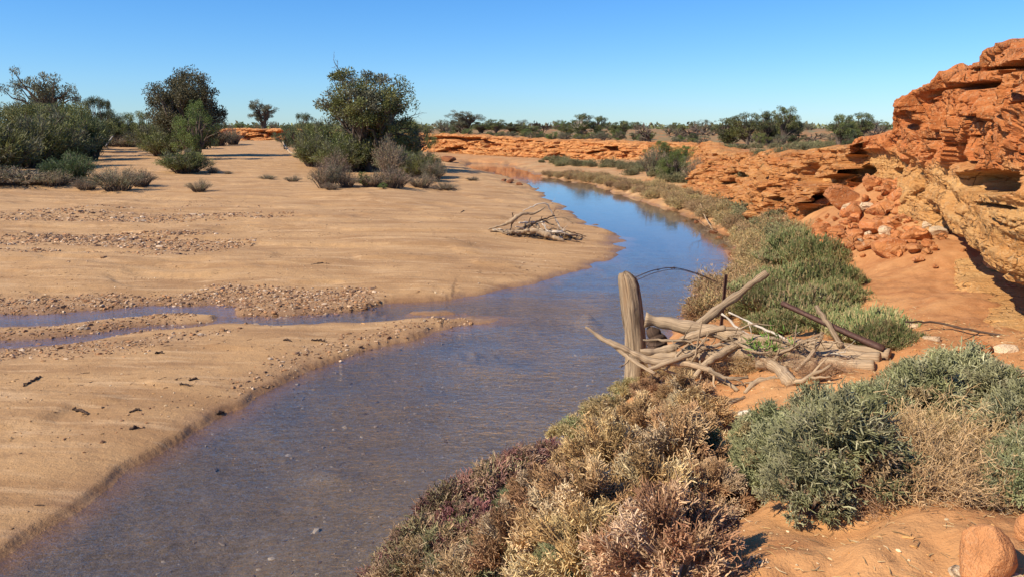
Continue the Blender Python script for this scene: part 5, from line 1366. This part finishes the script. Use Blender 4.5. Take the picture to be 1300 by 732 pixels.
# driftwood heap on the sand bar
hp = hit(690, 303)[0]; HD = hp[1]
def hd(pts): return [at_y(a, b, HD + d) for a, b, d in pts]
HEAP = [([(620, 291, 0), (645, 283, .1), (662, 272, .2), (680, 270, .3), (692, 263, .4)], [.03, .08, .09, .06, .02], 'pale_wood', 'bleached tan branch rising along the left of the heap on the sand bar', 0),
        ([(664, 293, -.2), (680, 293, -.2), (700, 300, -.3), (716, 309, -.4)], [.06, .11, .12, .07], 'pale_wood', 'thick pale trunk lying at the front of the heap on the sand bar', 1),
        ([(680, 284, .2), (690, 296, .0), (705, 306, -.2), (714, 308, -.3)], [.07, .12, .11, .06], 'pale_wood', 'second pale trunk leaning on the front trunk of the heap', 1),
        ([(688, 284, .1), (700, 298, 0), (714, 302, -.1)], [.03, .05, .04], 'white_wood', 'white curved branch over the trunks in the heap', 1),
        ([(626, 299, 0), (650, 295, 0), (680, 295, 0)], [.05, .09, .06], 'pale_wood', 'low tan log at the left foot of the heap', 0),
        ([(664, 268, .3), (690, 258, .5), (704, 276, .6), (710, 290, .5)], [.02, .035, .03, .02], 'white_wood', 'thin bent white bough standing over the heap', 1),
        ([(646, 296, 0), (652, 280, .2), (650, 270, .2)], [.03, .035, .02], 'dark_wood', 'dark forked stick poking up on the left of the heap', 2),
        ([(660, 293, 0), (676, 284, .1), (686, 280, .2), (704, 274, .4)], [.04, .05, .045, .03], 'dark_wood', 'dark branch running through the middle of the heap', 3),
        ([(655, 296, -.1), (668, 288, .1), (674, 276, .2)], [.03, .035, .02], 'dark_wood', 'dark stub standing in the centre of the heap', 2),
        ([(700, 290, .3), (722, 294, .3), (744, 300, .2)], [.02, .03, .025], 'dark_wood', 'dark stick on the right side of the heap', 2),
        ([(716, 306, 0), (728, 311, -.2), (742, 317, -.4)], [.03, .03, .02], 'dark_wood', 'low dark stick trailing from the right foot of the heap', 1),
        ([(706, 278, .5), (712, 290, .4), (722, 296, .3)], [.02, .022, .015], 'white_wood', 'thin white twig on the right of the heap', 2),
        ([(690, 280, .3), (715, 276, .5), (728, 284, .5)], [.02, .022, .015], 'pale_wood', 'thin tan twig crossing behind the heap', 2)]
for i, (pts, rd, mt, lab, fk) in enumerate(HEAP):
    P = np.array(hd(pts)); gz = ground(P[:, 0], P[:, 1]); rd_ = np.array(rd) * .6
    P[:, 2] = np.maximum(P[:, 2], gz + rd_ * .5)
    stick('driftwood', P, rd_, mt, lab, 'driftwood', None, 6, None, .01, fk, 50 + i, fl=.2)

rh = np.random.default_rng(21)
for i in range(30):
    a = rh.uniform(636, 730); b = 303 - rh.uniform(2, 26) * (1 - abs(a - 685) / 60); an = rh.uniform(-.9, .9); L = rh.uniform(8, 20)
    P = np.array(hd([(a - L * math.cos(an), b + L * math.sin(an) * .6, rh.uniform(-.3, .4)), (a, b, rh.uniform(-.2, .5)), (a + L * math.cos(an), b - L * math.sin(an) * .6, rh.uniform(-.2, .6))]))
    gz = ground(P[:, 0], P[:, 1]); P[:, 2] = np.maximum(P[:, 2], gz + .02)
    stick('driftwood', P, np.array([.024, .028, .014]) * rh.uniform(.6, 1.3), ['white_wood', 'pale_wood', 'dark_wood', 'grey_wood'][i % 4], ['thin white twig tangled in the driftwood heap', 'thin tan twig tangled in the driftwood heap', 'thin dark twig tangled in the driftwood heap', 'thin grey twig tangled in the driftwood heap'][i % 4], 'driftwood', ['white twigs of the heap', 'tan twigs of the heap', 'dark twigs of the heap', 'grey twigs of the heap'][i % 4], 5, None, .008, 3, 80 + i)

# dead logs by the thickets
def lie(pts, rads, mat, label, name='log', forks=0, lift=0.0, seed=0, cat='log', group=None):
    P = hit([p[0] for p in pts], [p[1] for p in pts])
    h = np.array([p[2] if len(p) > 2 else 0 for p in pts]); P[:, 2] += np.array(rads) * .6 + h
    stick(name, P, rads, mat, label, cat, group, 6, None, .01, forks, seed)
lie([(360, 196, 1.1), (364, 198, .6), (372, 200, .2), (385, 201, 0)], [.06, .10, .13, .14], 'pale_wood', 'bleached curved dead trunk rising from the sand left of the tall tree', 'fallen_tree', 2)
lie([(378, 201, .1), (392, 199, .3)], [.14, .10], 'pale_wood', 'short bleached stub beside the curved dead trunk', 'fallen_tree')
lie([(-20, 209), (20, 207), (60, 209)], [.12, .13, .07], 'pale_wood', 'long dead trunk lying in front of the thicket', 'fallen_tree', 2)
lie([(150, 186, 1.7), (143, 187, 1.0), (134, 188, .1)], [.04, .07, .09], 'white_wood', 'slanting dead grey limb standing out of the thicket', 'fallen_limb', 1, 0, 4)
lie([(115, 194), (150, 195), (195, 196)], [.10, .10, .06], 'dark_wood', 'dark straight log lying on the sand beside the thicket', 'log')
lie([(45, 228), (58, 232), (64, 238)], [.05, .05, .03], 'white_wood', 'small white branch on the debris before the thicket', 'branch')
lie([(232, 172), (240, 173)], [.12, .1], 'white_wood', 'short white log under the dense rounded tree', 'log')
for i, (a, b, c_, d_) in enumerate([(395, 336, 418, 335), (92, 520, 112, 526), (165, 523, 178, 521), (395, 432, 415, 434), (197, 449, 208, 448), (165, 545, 178, 543), (240, 483, 250, 481), (228, 488, 240, 490), (275, 525, 284, 524), (30, 490, 52, 478), (560, 238, 580, 241), (585, 270, 590, 268), (360, 432, 370, 433)]):
    lie([(a, b), ((a + c_) / 2 + 1, (b + d_) / 2 - 1), (c_, d_)], [.012, .016, .010], 'dark_wood', 'small dark stick lying on the smooth sand', 'stick', 1, 0, i, 'stick', 'dark sticks on the sand')
# fallen pale stick on the mid bank, twigs in the water
lie([(928, 255), (945, 253), (962, 252)], [.06, .06, .04], 'white_wood', 'pale log on the bank beside the flat topped pink block', 'log')
lie([(888, 276, .5), (895, 285, .2), (905, 296, .05)], [.015, .02, .02], 'pale_wood', 'thin branch sticking out of the pool by the wet rocks', 'branch', 2)

# ------------------------------------------------------------------ fine litter
def litter(name, label, x, y, ln, rad, cols, lift=.006):
    z = ground(x, y) + lift; n = len(x)
    a = rg.uniform(0, 6.28, n); L = ln * rg.uniform(.4, 1.4, n)
    c = np.stack([x, y, z], -1); d = np.stack([np.cos(a), np.sin(a), rg.normal(size=n) * .12], -1) * L[:, None] * .5
    m_ = c + rg.normal(size=(n, 3)) * L[:, None] * np.array([.12, .12, .04])
    cols = np.array(cols)
    mb = MB(); mb.tubes(np.stack([c - d, m_, c + d], 1), rad * rg.uniform(.6, 1.4, (n, 1)) * np.array([[.8, 1, .6]]), 3, cols[rg.integers(0, len(cols), n)] * rg.uniform(.7, 1.2, (n, 1)))
    tag(obj(name, mb.mesh(name, M['twig'])), label, 'litter', None, 'stuff')
x = rg.uniform(-.6, 5.2, 9000); y = rg.uniform(2.6, 13, 9000); z, d, rd, wt = lookup(x, y)
k = (d > .4) & (rd > .6) & (noise(x * 1.3, y * 1.3, 0, 93) > -.15)
litter('twig_litter', 'fine dry twig litter scattered on the red soil', x[k][:3600], y[k][:3600], .06, .0022, TAN + [(.2, .12, .06)])
x = rg.uniform(-14, 4, 9000); y = rg.uniform(5, 30, 9000); z, d, rd, wt = lookup(x, y)
k = (d > .15) & (rd < .3) & (noise(x * .35, y * 1.2, 0, 94) > .25)
litter('sand_litter', 'thin dark drift lines of twigs on the sand', x[k][:1400], y[k][:1400], .07, .0035, [(.12, .075, .045), (.2, .125, .07), (.08, .05, .035)])

from mathutils.bvhtree import BVHTree
_bvh = BVHTree.FromPolygons([v.co[:] for v in CLIFF.data.vertices], [tuple(p.vertices) for p in CLIFF.data.polygons])
for a, D in [(1284, 8.9), (1296, 8.6), (1291, 9.1)]:
    q_ = at_y(a, HORIZON, D)
    h_ = _bvh.ray_cast(Vector((q_[0] + .35, D, 12)), Vector((0, 0, -1)))
    if h_[0] is not None:
        plant(TUFT[0], 'dry_tuft', 0, 0, .3, 'small dry sprig growing on the very top of the cliff', 'grass tuft', 'sprigs on the cliff top', P=np.array(h_[0]))
